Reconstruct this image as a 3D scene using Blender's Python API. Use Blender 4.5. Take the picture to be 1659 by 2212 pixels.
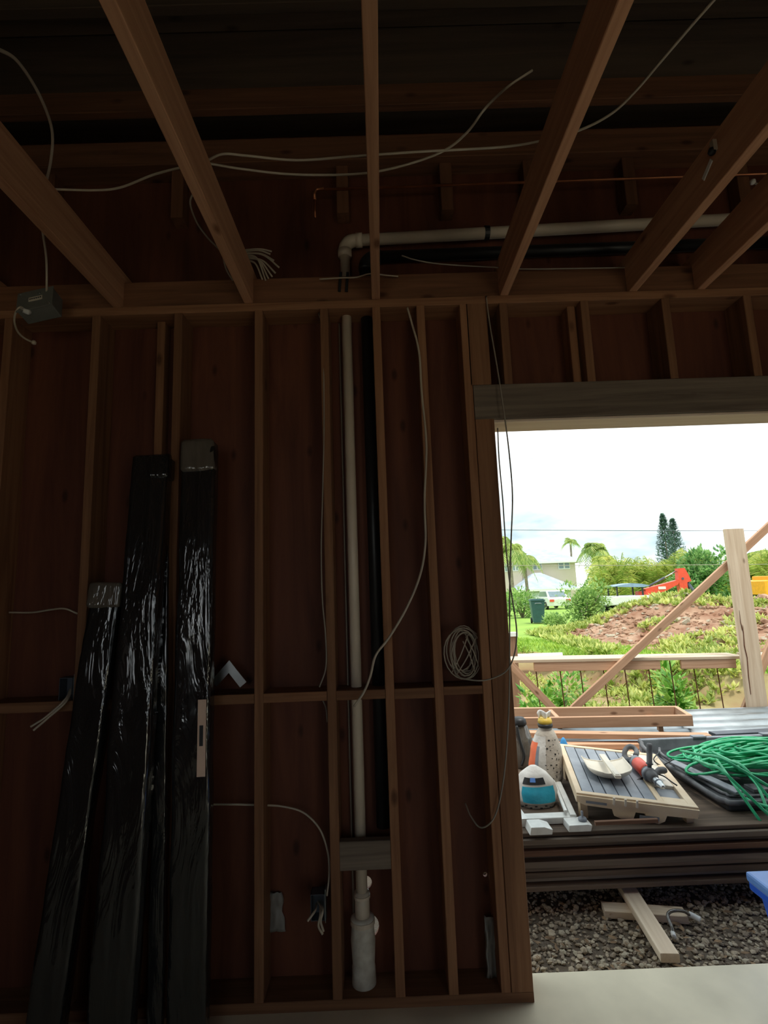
import bpy, bmesh, math, random
from mathutils import Vector, Matrix, noise
random.seed(7)
R = random.random
def U(a, b): return a + (b - a) * random.random()
scene = bpy.context.scene
for o in list(bpy.data.objects): bpy.data.objects.remove(o, do_unlink=True)
COL = scene.collection

# ------------------------------------------------------------------ camera
FPX = 1130.0; CAMH = 1.6
PITCH, ROLL, YAW = math.radians(8.46), math.radians(2.05), math.radians(0.5)
_f0 = Vector((math.sin(YAW), math.cos(YAW), 0)); _r0 = Vector((math.cos(YAW), -math.sin(YAW), 0)); _z = Vector((0, 0, 1))
FW = _f0 * math.cos(PITCH) + _z * math.sin(PITCH); _u0 = -_f0 * math.sin(PITCH) + _z * math.cos(PITCH)
RT = _r0 * math.cos(ROLL) - _u0 * math.sin(ROLL); UP = _r0 * math.sin(ROLL) + _u0 * math.cos(ROLL)
EYE = Vector((0, 0, CAMH))
cam = bpy.data.cameras.new('camera'); camo = bpy.data.objects.new('camera', cam); COL.objects.link(camo)
cam.sensor_fit = 'VERTICAL'; cam.sensor_height = 36.0; cam.lens = FPX / 2212 * 36.0
cam.clip_start = 0.02; cam.clip_end = 600
camo.matrix_world = Matrix(((RT.x, UP.x, -FW.x, EYE.x), (RT.y, UP.y, -FW.y, EYE.y), (RT.z, UP.z, -FW.z, EYE.z), (0, 0, 0, 1)))
scene.camera = camo
def at(px, py, Y=None, Z=None, X=None):
    """world point seen at photo pixel (px, py) on the plane y=Y, z=Z or x=X"""
    d = FW * FPX + RT * (px - 829.5) - UP * (py - 1106)
    t = (Y / d.y) if Y is not None else ((Z - CAMH) / d.z if Z is not None else X / d.x)
    return EYE + d * t

# ------------------------------------------------------------------ world, sun, exposure
world = bpy.data.worlds.new('sky'); scene.world = world; world.use_nodes = True
nt = world.node_tree; nt.nodes.clear()
def wn(t, **k):
    n = nt.nodes.new(t)
    for a, b in k.items(): setattr(n, a, b)
    return n
tc = wn('ShaderNodeTexCoord'); mp = wn('ShaderNodeMapping'); mp.inputs['Scale'].default_value = (1.6, 1.6, 5.5); mp.inputs['Location'].default_value = (0.35, 0.1, 0.2)
nz = wn('ShaderNodeTexNoise'); nz.inputs['Scale'].default_value = 1.7; nz.inputs['Detail'].default_value = 6; nz.inputs['Roughness'].default_value = 0.5
rp = wn('ShaderNodeValToRGB'); rp.color_ramp.elements[0].position = 0.38; rp.color_ramp.elements[0].color = (0.21, 0.29, 0.315, 1)
rp.color_ramp.elements[1].position = 0.68; rp.color_ramp.elements[1].color = (0.92, 0.95, 0.96, 1)
bg = wn('ShaderNodeBackground'); bg.inputs['Strength'].default_value = 1.9
out = wn('ShaderNodeOutputWorld')
for a, b in ((tc.outputs['Generated'], mp.inputs['Vector']), (mp.outputs[0], nz.inputs['Vector']), (nz.outputs['Fac'], rp.inputs[0]), (rp.outputs[0], bg.inputs['Color']), (bg.outputs[0], out.inputs[0])):
    nt.links.new(a, b)
sl = bpy.data.lights.new('sun', 'SUN'); sl.energy = 2.3; sl.angle = math.radians(14); sl.color = (1.0, 0.96, 0.88)
so = bpy.data.objects.new('sun', sl); COL.objects.link(so)
so.rotation_euler = Vector((0.17, -0.22, 0.96)).to_track_quat('Z', 'Y').to_euler()
vs = scene.view_settings; vs.view_transform = 'Standard'; vs.look = 'None'; vs.gamma = 1.0; vs.use_curve_mapping = False
vs.exposure = 0.50
try:
    scene.cycles.max_bounces = 10; scene.cycles.diffuse_bounces = 6; scene.cycles.use_denoising = True
    scene.cycles.caustics_reflective = False; scene.cycles.caustics_refractive = False
except Exception: pass

# ------------------------------------------------------------------ materials
MATS = {}
def _mat(name):
    m = bpy.data.materials.new(name); m.use_nodes = True; MATS[name] = m
    b = m.node_tree.nodes['Principled BSDF']
    return m, m.node_tree, b
def plain(name, col, rough=0.6, metal=0.0, var=0.12, scale=9.0, bump=0.0, coat=0.0, trans=0.0, col2=None, spec=0.5, emis=None):
    m, t, b = _mat(name); L = t.links; N = t.nodes
    tcn = N.new('ShaderNodeTexCoord'); nn = N.new('ShaderNodeTexNoise'); nn.inputs['Scale'].default_value = scale; nn.inputs['Detail'].default_value = 4
    L.new(tcn.outputs['Object'], nn.inputs['Vector'])
    r = N.new('ShaderNodeValToRGB'); r.color_ramp.elements[0].position = 0.35; r.color_ramp.elements[1].position = 0.68
    c2 = col2 or tuple(min(1, c * (1 + var)) for c in col); c1 = col if col2 else tuple(c * (1 - var) for c in col)
    r.color_ramp.elements[0].color = (*c1, 1); r.color_ramp.elements[1].color = (*c2, 1)
    L.new(nn.outputs['Fac'], r.inputs[0]); L.new(r.outputs[0], b.inputs['Base Color'])
    b.inputs['Roughness'].default_value = rough; b.inputs['Metallic'].default_value = metal
    b.inputs['Specular IOR Level'].default_value = spec
    if coat: b.inputs['Coat Weight'].default_value = coat; b.inputs['Coat Roughness'].default_value = 0.08
    if bump:
        bn = N.new('ShaderNodeBump'); bn.inputs['Strength'].default_value = bump; bn.inputs['Distance'].default_value = 0.01
        n2 = N.new('ShaderNodeTexNoise'); n2.inputs['Scale'].default_value = scale * 4; n2.inputs['Detail'].default_value = 5
        L.new(tcn.outputs['Object'], n2.inputs['Vector']); L.new(n2.outputs['Fac'], bn.inputs['Height']); L.new(bn.outputs[0], b.inputs['Normal'])
    return m
def leafm(name, c1, c2, scale=1.5, trans=0.35):
    m, t, b = _mat(name); L = t.links; N = t.nodes
    g = N.new('ShaderNodeNewGeometry'); nn = N.new('ShaderNodeTexNoise'); nn.inputs['Scale'].default_value = scale; nn.inputs['Detail'].default_value = 3
    L.new(g.outputs['Position'], nn.inputs['Vector'])
    ad = N.new('ShaderNodeMath'); ad.operation = 'ADD'
    ml = N.new('ShaderNodeMath'); ml.operation = 'MULTIPLY_ADD'; ml.inputs[1].default_value = 0.5; ml.inputs[2].default_value = -0.25
    L.new(g.outputs['Random Per Island'], ml.inputs[0]); L.new(nn.outputs['Fac'], ad.inputs[0]); L.new(ml.outputs[0], ad.inputs[1])
    r = N.new('ShaderNodeValToRGB'); r.color_ramp.elements[0].position = 0.3; r.color_ramp.elements[1].position = 0.72
    r.color_ramp.elements[0].color = (*c1, 1); r.color_ramp.elements[1].color = (*c2, 1)
    L.new(ad.outputs[0], r.inputs[0]); L.new(r.outputs[0], b.inputs['Base Color']); b.inputs['Roughness'].default_value = 0.5
    tr = N.new('ShaderNodeBsdfTranslucent'); L.new(r.outputs[0], tr.inputs['Color'])
    mx = N.new('ShaderNodeMixShader'); mx.inputs[0].default_value = trans
    L.new(b.outputs[0], mx.inputs[1]); L.new(tr.outputs[0], mx.inputs[2]); L.new(mx.outputs[0], N['Material Output'].inputs[0])
    return m
def wood(name, c1, c2, rough=0.75, grain=26.0, stretch=0.045, vary=0.35, bump=0.25, knots=True):
    """sawn timber, grain along the object's local Z, each piece a little different"""
    m, t, b = _mat(name); L = t.links; N = t.nodes
    tcn = N.new('ShaderNodeTexCoord'); oi = N.new('ShaderNodeObjectInfo')
    ofs = N.new('ShaderNodeVectorMath'); ofs.operation = 'MULTIPLY_ADD'; cmb = N.new('ShaderNodeCombineXYZ')
    L.new(oi.outputs['Random'], cmb.inputs[0]); L.new(oi.outputs['Random'], cmb.inputs[1]); L.new(oi.outputs['Random'], cmb.inputs[2])
    L.new(cmb.outputs[0], ofs.inputs[0]); ofs.inputs[1].default_value = (7, 11, 13); L.new(tcn.outputs['Object'], ofs.inputs[2])
    mpn = N.new('ShaderNodeMapping'); mpn.inputs['Scale'].default_value = (1, 1, stretch); L.new(ofs.outputs[0], mpn.inputs[0])
    nn = N.new('ShaderNodeTexNoise'); nn.inputs['Scale'].default_value = grain; nn.inputs['Detail'].default_value = 7; nn.inputs['Roughness'].default_value = 0.62; nn.inputs['Distortion'].default_value = 0.7
    L.new(mpn.outputs[0], nn.inputs['Vector'])
    r = N.new('ShaderNodeValToRGB'); r.color_ramp.elements[0].position = 0.30; r.color_ramp.elements[1].position = 0.70
    r.color_ramp.elements[0].color = (*c1, 1); r.color_ramp.elements[1].color = (*c2, 1); L.new(nn.outputs['Fac'], r.inputs[0])
    last = r.outputs[0]
    if knots:
        mp2 = N.new('ShaderNodeMapping'); mp2.inputs['Scale'].default_value = (1, 1, 0.45); L.new(ofs.outputs[0], mp2.inputs[0])
        vo = N.new('ShaderNodeTexVoronoi'); vo.inputs['Scale'].default_value = 7.0; L.new(mp2.outputs[0], vo.inputs['Vector'])
        kr = N.new('ShaderNodeValToRGB'); kr.color_ramp.elements[0].position = 0.05; kr.color_ramp.elements[1].position = 0.13
        kr.color_ramp.elements[0].color = (0.42, 0.36, 0.32, 1); kr.color_ramp.elements[1].color = (1, 1, 1, 1); L.new(vo.outputs['Distance'], kr.inputs[0])
        mk = N.new('ShaderNodeMix'); mk.data_type = 'RGBA'; mk.blend_type = 'MULTIPLY'; mk.inputs[0].default_value = 1.0
        L.new(last, mk.inputs[6]); L.new(kr.outputs[0], mk.inputs[7]); last = mk.outputs[2]
    mr = N.new('ShaderNodeMapRange'); mr.inputs[3].default_value = 1 - vary; mr.inputs[4].default_value = 1 + vary; L.new(oi.outputs['Random'], mr.inputs[0])
    hs = N.new('ShaderNodeHueSaturation'); L.new(mr.outputs[0], hs.inputs['Value']); L.new(last, hs.inputs['Color']); L.new(hs.outputs[0], b.inputs['Base Color'])
    b.inputs['Roughness'].default_value = rough; b.inputs['Specular IOR Level'].default_value = 0.3
    bn = N.new('ShaderNodeBump'); bn.inputs['Strength'].default_value = bump; bn.inputs['Distance'].default_value = 0.004; L.new(nn.outputs['Fac'], bn.inputs['Height']); L.new(bn.outputs[0], b.inputs['Normal'])
    return m
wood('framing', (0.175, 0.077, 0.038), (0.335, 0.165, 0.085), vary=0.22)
wood('joist_wood', (0.40, 0.185, 0.098), (0.62, 0.335, 0.195), vary=0.15)  # framing timber lightened to stand in for light falling on the joists
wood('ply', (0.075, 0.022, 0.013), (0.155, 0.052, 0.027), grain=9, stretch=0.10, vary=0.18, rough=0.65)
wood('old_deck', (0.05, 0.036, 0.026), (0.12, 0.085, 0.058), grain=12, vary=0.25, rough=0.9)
wood('framing_shaded', (0.11, 0.048, 0.024), (0.22, 0.10, 0.052), vary=0.2)  # framing timber darkened to stand in for dimness of the upper wall
wood('grey_beam', (0.12, 0.092, 0.072), (0.24, 0.19, 0.15), vary=0.1, rough=0.9)
wood('header_soffit', (0.70, 0.54, 0.42), (0.86, 0.72, 0.60), vary=0.05)  # pale wood, lightened further for light thrown up from outside
wood('fir', (0.47, 0.26, 0.15), (0.68, 0.43, 0.28), vary=0.14)
wood('fir_pale', (0.60, 0.45, 0.31), (0.80, 0.66, 0.50), vary=0.08)
wood('weathered', (0.08, 0.060, 0.046), (0.25, 0.18, 0.13), grain=18, vary=0.4, rough=0.95, bump=0.6, knots=False)
wood('weathered_pale', (0.11, 0.088, 0.07), (0.32, 0.25, 0.19), grain=18, vary=0.25, rough=0.95, bump=0.6, knots=False)
wood('weathered_red', (0.16, 0.085, 0.055), (0.30, 0.17, 0.11), grain=18, vary=0.2, rough=0.95, bump=0.6, knots=False)
plain('concrete', (0.80, 0.71, 0.53), 0.85, scale=3.0, var=0.12, bump=0.15)
plain('pvc', (0.66, 0.56, 0.45), 0.35, var=0.06, scale=6)
plain('pvc_dirty', (0.52, 0.47, 0.40), 0.6, scale=22, col2=(0.74, 0.71, 0.63))
plain('abs', (0.012, 0.013, 0.015), 0.4)
plain('copper', (0.55, 0.22, 0.11), 0.4, metal=0.85)
plain('cable', (0.49, 0.42, 0.33), 0.5, var=0.08)
plain('cable_grey', (0.32, 0.28, 0.23), 0.55, var=0.08)
plain('black', (0.015, 0.015, 0.016), 0.5)
plain('black_plastic', (0.028, 0.030, 0.034), 0.42, var=0.3, scale=14, bump=0.1)
plain('dusty_black', (0.055, 0.058, 0.065), 0.62, scale=10, col2=(0.16, 0.16, 0.165))
plain('grey_plastic', (0.22, 0.24, 0.27), 0.5, var=0.2, scale=12)
plain('steel', (0.55, 0.57, 0.58), 0.32, metal=1.0, var=0.15)
plain('galv', (0.34, 0.37, 0.385), 0.38, metal=0.85, var=0.18, scale=5)
plain('dark_steel', (0.10, 0.115, 0.14), 0.45, metal=0.5)
plain('scrap', (0.26, 0.24, 0.22), 0.5, var=0.2)
plain('box_grey', (0.17, 0.175, 0.16), 0.4, var=0.15)
plain('tag', (0.78, 0.70, 0.58), 0.7)
plain('tag_pink', (0.80, 0.58, 0.46), 0.7, var=0.06)
plain('white', (0.80, 0.80, 0.77), 0.5, var=0.05)
plain('off_white', (0.72, 0.66, 0.55), 0.5, var=0.06)
plain('beige', (0.66, 0.50, 0.32), 0.55, scale=7, col2=(0.76, 0.62, 0.44))
plain('beige_dark', (0.50, 0.36, 0.22), 0.6, scale=8, col2=(0.58, 0.44, 0.28))
plain('slate', (0.20, 0.225, 0.26), 0.5, scale=6, col2=(0.31, 0.34, 0.38))
plain('alu', (0.70, 0.70, 0.66), 0.45, metal=0.25, scale=16, col2=(0.82, 0.82, 0.78))
plain('red_tool', (0.72, 0.085, 0.045), 0.4, var=0.12)
plain('bag_paper', (0.56, 0.53, 0.48), 0.7, scale=11, col2=(0.76, 0.73, 0.68), bump=0.3)
plain('bag_brown', (0.40, 0.35, 0.29), 0.7, scale=16, col2=(0.55, 0.49, 0.41), bump=0.3)
plain('bag_teal', (0.02, 0.36, 0.52), 0.45, scale=14, col2=(0.05, 0.50, 0.66), bump=0.2)
plain('bag_orange', (0.85, 0.16, 0.05), 0.5, var=0.1)
plain('ochre', (0.62, 0.42, 0.05), 0.5)
plain('blue_rag', (0.04, 0.28, 0.62), 0.7)
plain('green_cord', (0.015, 0.33, 0.14), 0.35, scale=20, col2=(0.04, 0.48, 0.22))
plain('tote_blue', (0.012, 0.10, 0.62), 0.4, var=0.1)
plain('tote_lid', (0.13, 0.29, 0.70), 0.4, var=0.08)
plain('gravel_base', (0.12, 0.085, 0.055), 0.95, scale=30, col2=(0.15, 0.12, 0.09), bump=0.8)
plain('stone_a', (0.31, 0.24, 0.16), 0.9, scale=20, col2=(0.54, 0.45, 0.33))
plain('stone_b', (0.19, 0.145, 0.10), 0.9, scale=20, col2=(0.33, 0.26, 0.19))
plain('stone_c', (0.36, 0.30, 0.21), 0.9, scale=20, col2=(0.48, 0.42, 0.32))
plain('dry_leaf', (0.14, 0.08, 0.04), 0.8, scale=12, col2=(0.30, 0.19, 0.10))
plain('red_dirt', (0.24, 0.11, 0.06), 0.95, scale=2.6, col2=(0.46, 0.30, 0.20), bump=1.0)
plain('trench_dirt', (0.26, 0.15, 0.075), 0.95, scale=1.5, col2=(0.36, 0.31, 0.14), bump=1.0)
plain('lawn', (0.20, 0.34, 0.045), 0.95, scale=0.9, col2=(0.30, 0.46, 0.07), bump=0.6)
plain('stucco', (0.64, 0.54, 0.43), 0.9, var=0.04, scale=0.4)
plain('garage_white', (0.62, 0.66, 0.74), 0.7, var=0.04)
plain('roof_grey', (0.40, 0.46, 0.54), 0.8, scale=1.2, var=0.15)
plain('trim_white', (0.75, 0.74, 0.72), 0.7, var=0.03)
plain('glass_dark', (0.20, 0.26, 0.29), 0.12, var=0.1)
plain('bin_green', (0.035, 0.10, 0.105), 0.5, var=0.1)
plain('exc_red', (0.78, 0.075, 0.03), 0.4, var=0.08)
plain('exc_yellow', (0.90, 0.38, 0.01), 0.45, var=0.08)
plain('canopy_blue', (0.26, 0.36, 0.55), 0.6, var=0.1)
plain('rust', (0.16, 0.055, 0.025), 0.9, var=0.3, scale=40)
plain('bark', (0.30, 0.25, 0.19), 0.95, var=0.25, scale=6)
leafm('leaf_bush', (0.13, 0.28, 0.06), (0.46, 0.64, 0.20), trans=.45)
leafm('leaf_dark', (0.10, 0.25, 0.07), (0.36, 0.56, 0.20), trans=.45)
leafm('leaf_palm', (0.22, 0.36, 0.09), (0.62, 0.68, 0.25), scale=0.5, trans=.45)
leafm('leaf_areca', (0.30, 0.42, 0.08), (0.82, 0.80, 0.26), scale=0.45, trans=.45)  # yellow-green, lightened further to stand in for haze over the hedge
leafm('leaf_pine', (0.07, 0.14, 0.11), (0.17, 0.27, 0.22), trans=0.25)  # pine green made paler in place of distance haze
leafm('leaf_weed', (0.26, 0.36, 0.06), (0.72, 0.74, 0.24), scale=1.0, trans=.4)
leafm('leaf_trench', (0.10, 0.30, 0.03), (0.42, 0.64, 0.14), scale=3.0)
leafm('grass_blade', (0.20, 0.36, 0.03), (0.50, 0.66, 0.10), scale=0.8)

def shrink_wrap(name, dark, light):
    m, t, b = _mat(name); L = t.links; N = t.nodes
    tcn = N.new('ShaderNodeTexCoord'); mpn = N.new('ShaderNodeMapping'); mpn.inputs['Scale'].default_value = (9, 9, 2.0); L.new(tcn.outputs['Object'], mpn.inputs[0])
    nn = N.new('ShaderNodeTexNoise'); nn.inputs['Scale'].default_value = 1.0; nn.inputs['Detail'].default_value = 4; nn.inputs['Distortion'].default_value = 2.0; L.new(mpn.outputs[0], nn.inputs[0])
    bn = N.new('ShaderNodeBump'); bn.inputs['Strength'].default_value = 0.45; bn.inputs['Distance'].default_value = 0.03
    L.new(nn.outputs['Fac'], bn.inputs['Height']); L.new(bn.outputs[0], b.inputs['Normal'])
    r = N.new('ShaderNodeValToRGB'); r.color_ramp.elements[0].color = (*dark, 1); r.color_ramp.elements[1].color = (*light, 1); L.new(nn.outputs['Fac'], r.inputs[0]); L.new(r.outputs[0], b.inputs['Base Color'])
    b.inputs['Roughness'].default_value = 0.10; b.inputs['Specular IOR Level'].default_value = 1.0
    return m
shrink_wrap('wrap', (0.010, 0.011, 0.012), (0.022, 0.023, 0.024))
shrink_wrap('wrap_clear', (0.07, 0.06, 0.05), (0.17, 0.15, 0.125))

# ------------------------------------------------------------------ object helpers
def wmat(o):
    return o.matrix_basis.copy() if o.parent is None else wmat(o.parent) @ o.matrix_parent_inverse @ o.matrix_basis
def set_parent(o, p):
    o.parent = p; o.matrix_parent_inverse = wmat(p).inverted()
def tag(o, label=None, cat=None, group=None, kind=None):
    if label: o['label'] = label
    if cat: o['category'] = cat
    if group: o['group'] = group
    if kind: o['kind'] = kind
    return o
def empty(name, loc, label=None, cat=None, group=None, kind=None):
    o = bpy.data.objects.new(name, None); COL.objects.link(o); o.location = loc; o.empty_display_size = 0.05
    return tag(o, label, cat, group, kind)
def link(name, me, parent=None, M=None):
    o = bpy.data.objects.new(name, me); COL.objects.link(o)
    if M is not None: o.matrix_basis = M
    if parent is not None: set_parent(o, parent)
    return o
class MB:
    def __init__(s): s.v = []; s.f = []; s.m = []
    def add(s, vs, fs, mi=0):
        b = len(s.v); s.v += [Vector(p) for p in vs]; s.f += [tuple(b + i for i in f) for f in fs]; s.m += [mi] * len(fs); return s
    def box(s, lo, hi, mi=0, M=None):
        x0, y0, z0 = lo; x1, y1, z1 = hi
        vs = [Vector(p) for p in ((x0, y0, z0), (x1, y0, z0), (x1, y1, z0), (x0, y1, z0), (x0, y0, z1), (x1, y0, z1), (x1, y1, z1), (x0, y1, z1))]
        if M is not None: vs = [M @ p for p in vs]
        return s.add(vs, [(0, 3, 2, 1), (4, 5, 6, 7), (0, 1, 5, 4), (1, 2, 6, 5), (2, 3, 7, 6), (3, 0, 4, 7)], mi)
    def prism(s, poly, d0, d1, mi=0, M=None):
        """poly in local XZ (counter-clockwise), extruded along local Y"""
        n = len(poly); vs = [Vector((x, d0, z)) for x, z in poly] + [Vector((x, d1, z)) for x, z in poly]
        if M is not None: vs = [M @ p for p in vs]
        fs = [tuple(range(n)), tuple(range(2 * n - 1, n - 1, -1))] + [(i, i + n, (i + 1) % n + n, (i + 1) % n) for i in range(n)]
        return s.add(vs, fs, mi)
    def tube(s, pts, r, n=8, mi=0, caps=True, flat=None):
        pts = [Vector(p) for p in pts]; k = len(pts); rs = r if isinstance(r, (list, tuple)) else [r] * k
        t0 = (pts[1] - pts[0]).normalized(); a = t0.orthogonal().normalized(); vs = []; fs = []
        for i, p in enumerate(pts):
            t = (pts[min(i + 1, k - 1)] - pts[max(i - 1, 0)])
            t = t.normalized() if t.length > 1e-9 else t0
            a = a - t * a.dot(t); a = a.normalized() if a.length > 1e-6 else t.orthogonal().normalized(); b = t.cross(a)
            for j in range(n):
                w = 2 * math.pi * j / n; vs.append(p + (a * math.cos(w) + b * math.sin(w) * (flat or 1)) * rs[i])
        for i in range(k - 1):
            for j in range(n):
                fs.append((i * n + j, i * n + (j + 1) % n, (i + 1) * n + (j + 1) % n, (i + 1) * n + j))
        if caps: fs += [tuple(range(n - 1, -1, -1)), tuple((k - 1) * n + j for j in range(n))]
        return s.add(vs, fs, mi)
    def lathe(s, prof, c=(0, 0, 0), n=20, mi=0, M=None):
        vs = []; fs = []; c = Vector(c); k = len(prof)
        for r, z in prof:
            for j in range(n):
                w = 2 * math.pi * j / n; p = Vector((r * math.cos(w), r * math.sin(w), z)); vs.append((M @ p if M is not None else p) + c)
        for i in range(k - 1):
            for j in range(n): fs.append((i * n + j, i * n + (j + 1) % n, (i + 1) * n + (j + 1) % n, (i + 1) * n + j))
        fs += [tuple(range(n - 1, -1, -1)), tuple((k - 1) * n + j for j in range(n))]
        return s.add(vs, fs, mi)
    def grid(s, fn, nu, nv, mi=0):
        vs = [fn(i / nu, j / nv) for j in range(nv + 1) for i in range(nu + 1)]
        fs = [(j * (nu + 1) + i, j * (nu + 1) + i + 1, (j + 1) * (nu + 1) + i + 1, (j + 1) * (nu + 1) + i) for j in range(nv) for i in range(nu)]
        return s.add(vs, fs, mi)
    def build(s, name, mats, parent=None, smooth=False, origin=None, M=None, bevel=0.0):
        """M: object matrix when the vertices are already local to it; else origin is the base centre"""
        if isinstance(mats, str): mats = [mats]
        if M is None:
            if origin is None:
                lo = Vector([min(p[i] for p in s.v) for i in range(3)]); hi = Vector([max(p[i] for p in s.v) for i in range(3)])
                origin = Vector(((lo.x + hi.x) / 2, (lo.y + hi.y) / 2, lo.z))
            origin = Vector(origin); vs = [p - origin for p in s.v]; M = Matrix.Translation(origin)
        else: vs = s.v
        me = bpy.data.meshes.new(name); me.from_pydata([tuple(p) for p in vs], [], s.f); me.update()
        for mt in mats: me.materials.append(MATS[mt])
        me.polygons.foreach_set('material_index', s.m)
        if bevel or smooth == 'fix':
            bm = bmesh.new(); bm.from_mesh(me)
            if bevel: bmesh.ops.bevel(bm, geom=bm.edges[:], offset=bevel, segments=2, affect='EDGES', profile=0.6)
            bmesh.ops.recalc_face_normals(bm, faces=bm.faces[:]); bm.to_mesh(me); bm.free()
        if smooth: me.polygons.foreach_set('use_smooth', [True] * len(me.polygons))
        return link(name, me, parent, M)
def basis(o, ex, ey, ez):
    return Matrix(((ex.x, ey.x, ez.x, o.x), (ex.y, ey.y, ez.y, o.y), (ex.z, ey.z, ez.z, o.z), (0, 0, 0, 1)))
def lumber(name, p0, p1, w, t, mat, parent=None, side=(1, 0, 0)):
    """sawn stick from p0 to p1; w across 'side', t across the third axis, eased edges, local Z along the grain"""
    p0 = Vector(p0); p1 = Vector(p1); ez = (p1 - p0).normalized(); ex = Vector(side); ex = (ex - ez * ex.dot(ez)).normalized(); ey = ez.cross(ex)
    L = (p1 - p0).length; c = 0.0025; a, b = w / 2, t / 2
    sec = [(-a + c, -b), (a - c, -b), (a, -b + c), (a, b - c), (a - c, b), (-a + c, b), (-a, b - c), (-a, -b + c)]
    m = MB(); vs = [(x, y, -L / 2) for x, y in sec] + [(x, y, L / 2) for x, y in sec]
    fs = [tuple(range(7, -1, -1)), tuple(range(8, 16))] + [(i, (i + 1) % 8, (i + 1) % 8 + 8, i + 8) for i in range(8)]
    m.add(vs, fs)
    return m.build(name, mat, parent, M=basis((p0 + p1) / 2, ex, ey, ez))
def bx(name, lo, hi, mat, parent=None, axis='z'):
    """axis-aligned timber between two corners, grain along 'axis'"""
    lo = Vector(lo); hi = Vector(hi); c = (lo + hi) / 2; d = hi - lo
    if axis == 'z': return lumber(name, (c.x, c.y, lo.z), (c.x, c.y, hi.z), d.x, d.y, mat, parent, (1, 0, 0))
    if axis == 'x': return lumber(name, (lo.x, c.y, c.z), (hi.x, c.y, c.z), d.y, d.z, mat, parent, (0, 1, 0))
    return lumber(name, (c.x, lo.y, c.z), (c.x, hi.y, c.z), d.x, d.z, mat, parent, (1, 0, 0))
def smooth_path(pts, k=6):
    P = [Vector(p) for p in pts]; P = [P[0] * 2 - P[1]] + P + [P[-1] * 2 - P[-2]]; o = []
    for i in range(1, len(P) - 2):
        a, b, c, d = P[i - 1:i + 3]
        for j in range(k):
            t = j / k; o.append(0.5 * (2 * b + (c - a) * t + (2 * a - 5 * b + 4 * c - d) * t * t + (3 * b - a - 3 * c + d) * t ** 3))
    o.append(P[-2]); return o
def cable(name, pts, r, mat, parent=None, n=7, k=7):
    return MB().tube(smooth_path(pts, k), r, n).build(name, mat, parent, smooth=True)
def sheet_with_holes(name, outline, holes, Y0, Y1, mat, parent=None):
    """vertical sheet in XZ from an outline and round holes, with thickness Y0..Y1"""
    cu = bpy.data.curves.new(name, 'CURVE'); cu.dimensions = '2D'; cu.fill_mode = 'BOTH'; cu.extrude = (Y1 - Y0) / 2
    def spl(pts):
        s = cu.splines.new('POLY'); s.points.add(len(pts) - 1); s.use_cyclic_u = True
        for q, (x, z) in zip(s.points, pts): q.co = (x, z, 0, 1)
    spl(outline)
    for hx, hz, hr in holes: spl([(hx + hr * math.cos(i / 24 * 2 * math.pi), hz + hr * math.sin(i / 24 * 2 * math.pi)) for i in range(24)])
    tmp = bpy.data.objects.new(name, cu); COL.objects.link(tmp)
    dg = bpy.context.evaluated_depsgraph_get(); me = bpy.data.meshes.new_from_object(tmp.evaluated_get(dg)); bpy.data.objects.remove(tmp)
    me.transform(Matrix(((1, 0, 0, 0), (0, 0, -1, (Y0 + Y1) / 2), (0, 1, 0, 0), (0, 0, 0, 1)))); me.materials.clear(); me.materials.append(MATS[mat])
    return link(name, me, parent)

# ================================================================== SETTING: the shell
D = 2.28          # front face of the studs
SD = 0.14         # stud depth (2x6)
PL = 2.91         # underside of the top plate
JB, JT = 2.95, 3.134
DECK = 3.97
XL, XR, YB = -2.15, 5.2, -2.8
OX0, OX1, OZ = 0.534, 3.75, 2.348     # the opening
floor = MB().box((XL - .2, YB - .2, -0.14), (XR + .2, 2.435, 0.0)).build('floor', 'concrete'); tag(floor, 'pale concrete slab floor', kind='structure')

hole1 = at(790, 1906, Y=D + SD); hole2 = at(794, 2000, Y=D + SD); hole3 = at(1048, 1889, Y=D + SD)
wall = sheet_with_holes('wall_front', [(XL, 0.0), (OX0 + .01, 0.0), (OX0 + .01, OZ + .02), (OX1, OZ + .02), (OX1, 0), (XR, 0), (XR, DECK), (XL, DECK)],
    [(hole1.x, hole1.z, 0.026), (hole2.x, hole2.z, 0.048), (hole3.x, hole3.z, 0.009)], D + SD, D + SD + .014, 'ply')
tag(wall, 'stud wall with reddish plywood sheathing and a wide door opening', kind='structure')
# outer sheet seams: battens seen between the studs
def stud(x, z0=.038, z1=PL, w=.038, mat='framing', name='stud', y0=D, y1=None):
    return bx(name, (x, y0, z0), (x + w, y1 or D + SD, z1), mat, wall)
SX = [-1.712, -1.306, -.925, -.551, -.246, -.002, .205, .408]
for x in SX: stud(x)
bx('batten', (-1.035, D + .075, .038), (-.997, D + SD, PL), 'framing', wall)
bx('bottom_plate', (XL, D, 0), (OX0, D + SD, .038), 'framing', wall, 'x')
bx('top_plate', (XL, D, PL), (XR, D + SD, JB), 'framing', wall, 'x')
HX0 = at(1024, 860, Y=D).x
bx('trimmer_post', (HX0, D, .038), (OX0, D + SD, OZ), 'framing', wall)
bx('header', (HX0, D, OZ), (OX1 + .09, D + SD, 2.512), 'grey_beam', wall, 'x')
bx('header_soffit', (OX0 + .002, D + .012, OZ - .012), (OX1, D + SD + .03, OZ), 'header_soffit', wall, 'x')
bx('cripple_post', (HX0 - .012, D, 2.512), (HX0 + .085, D + SD, PL), 'framing', wall)
for px in (1084, 1262, 1440, 1620):
    x = at(px, 740, Y=D).x; stud(x, 2.512, PL, name='cripple_stud')
x = at(1262, 740, Y=D).x; stud(x - .045, 2.512, PL, name='cripple_stud', y0=D + .05)
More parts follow.
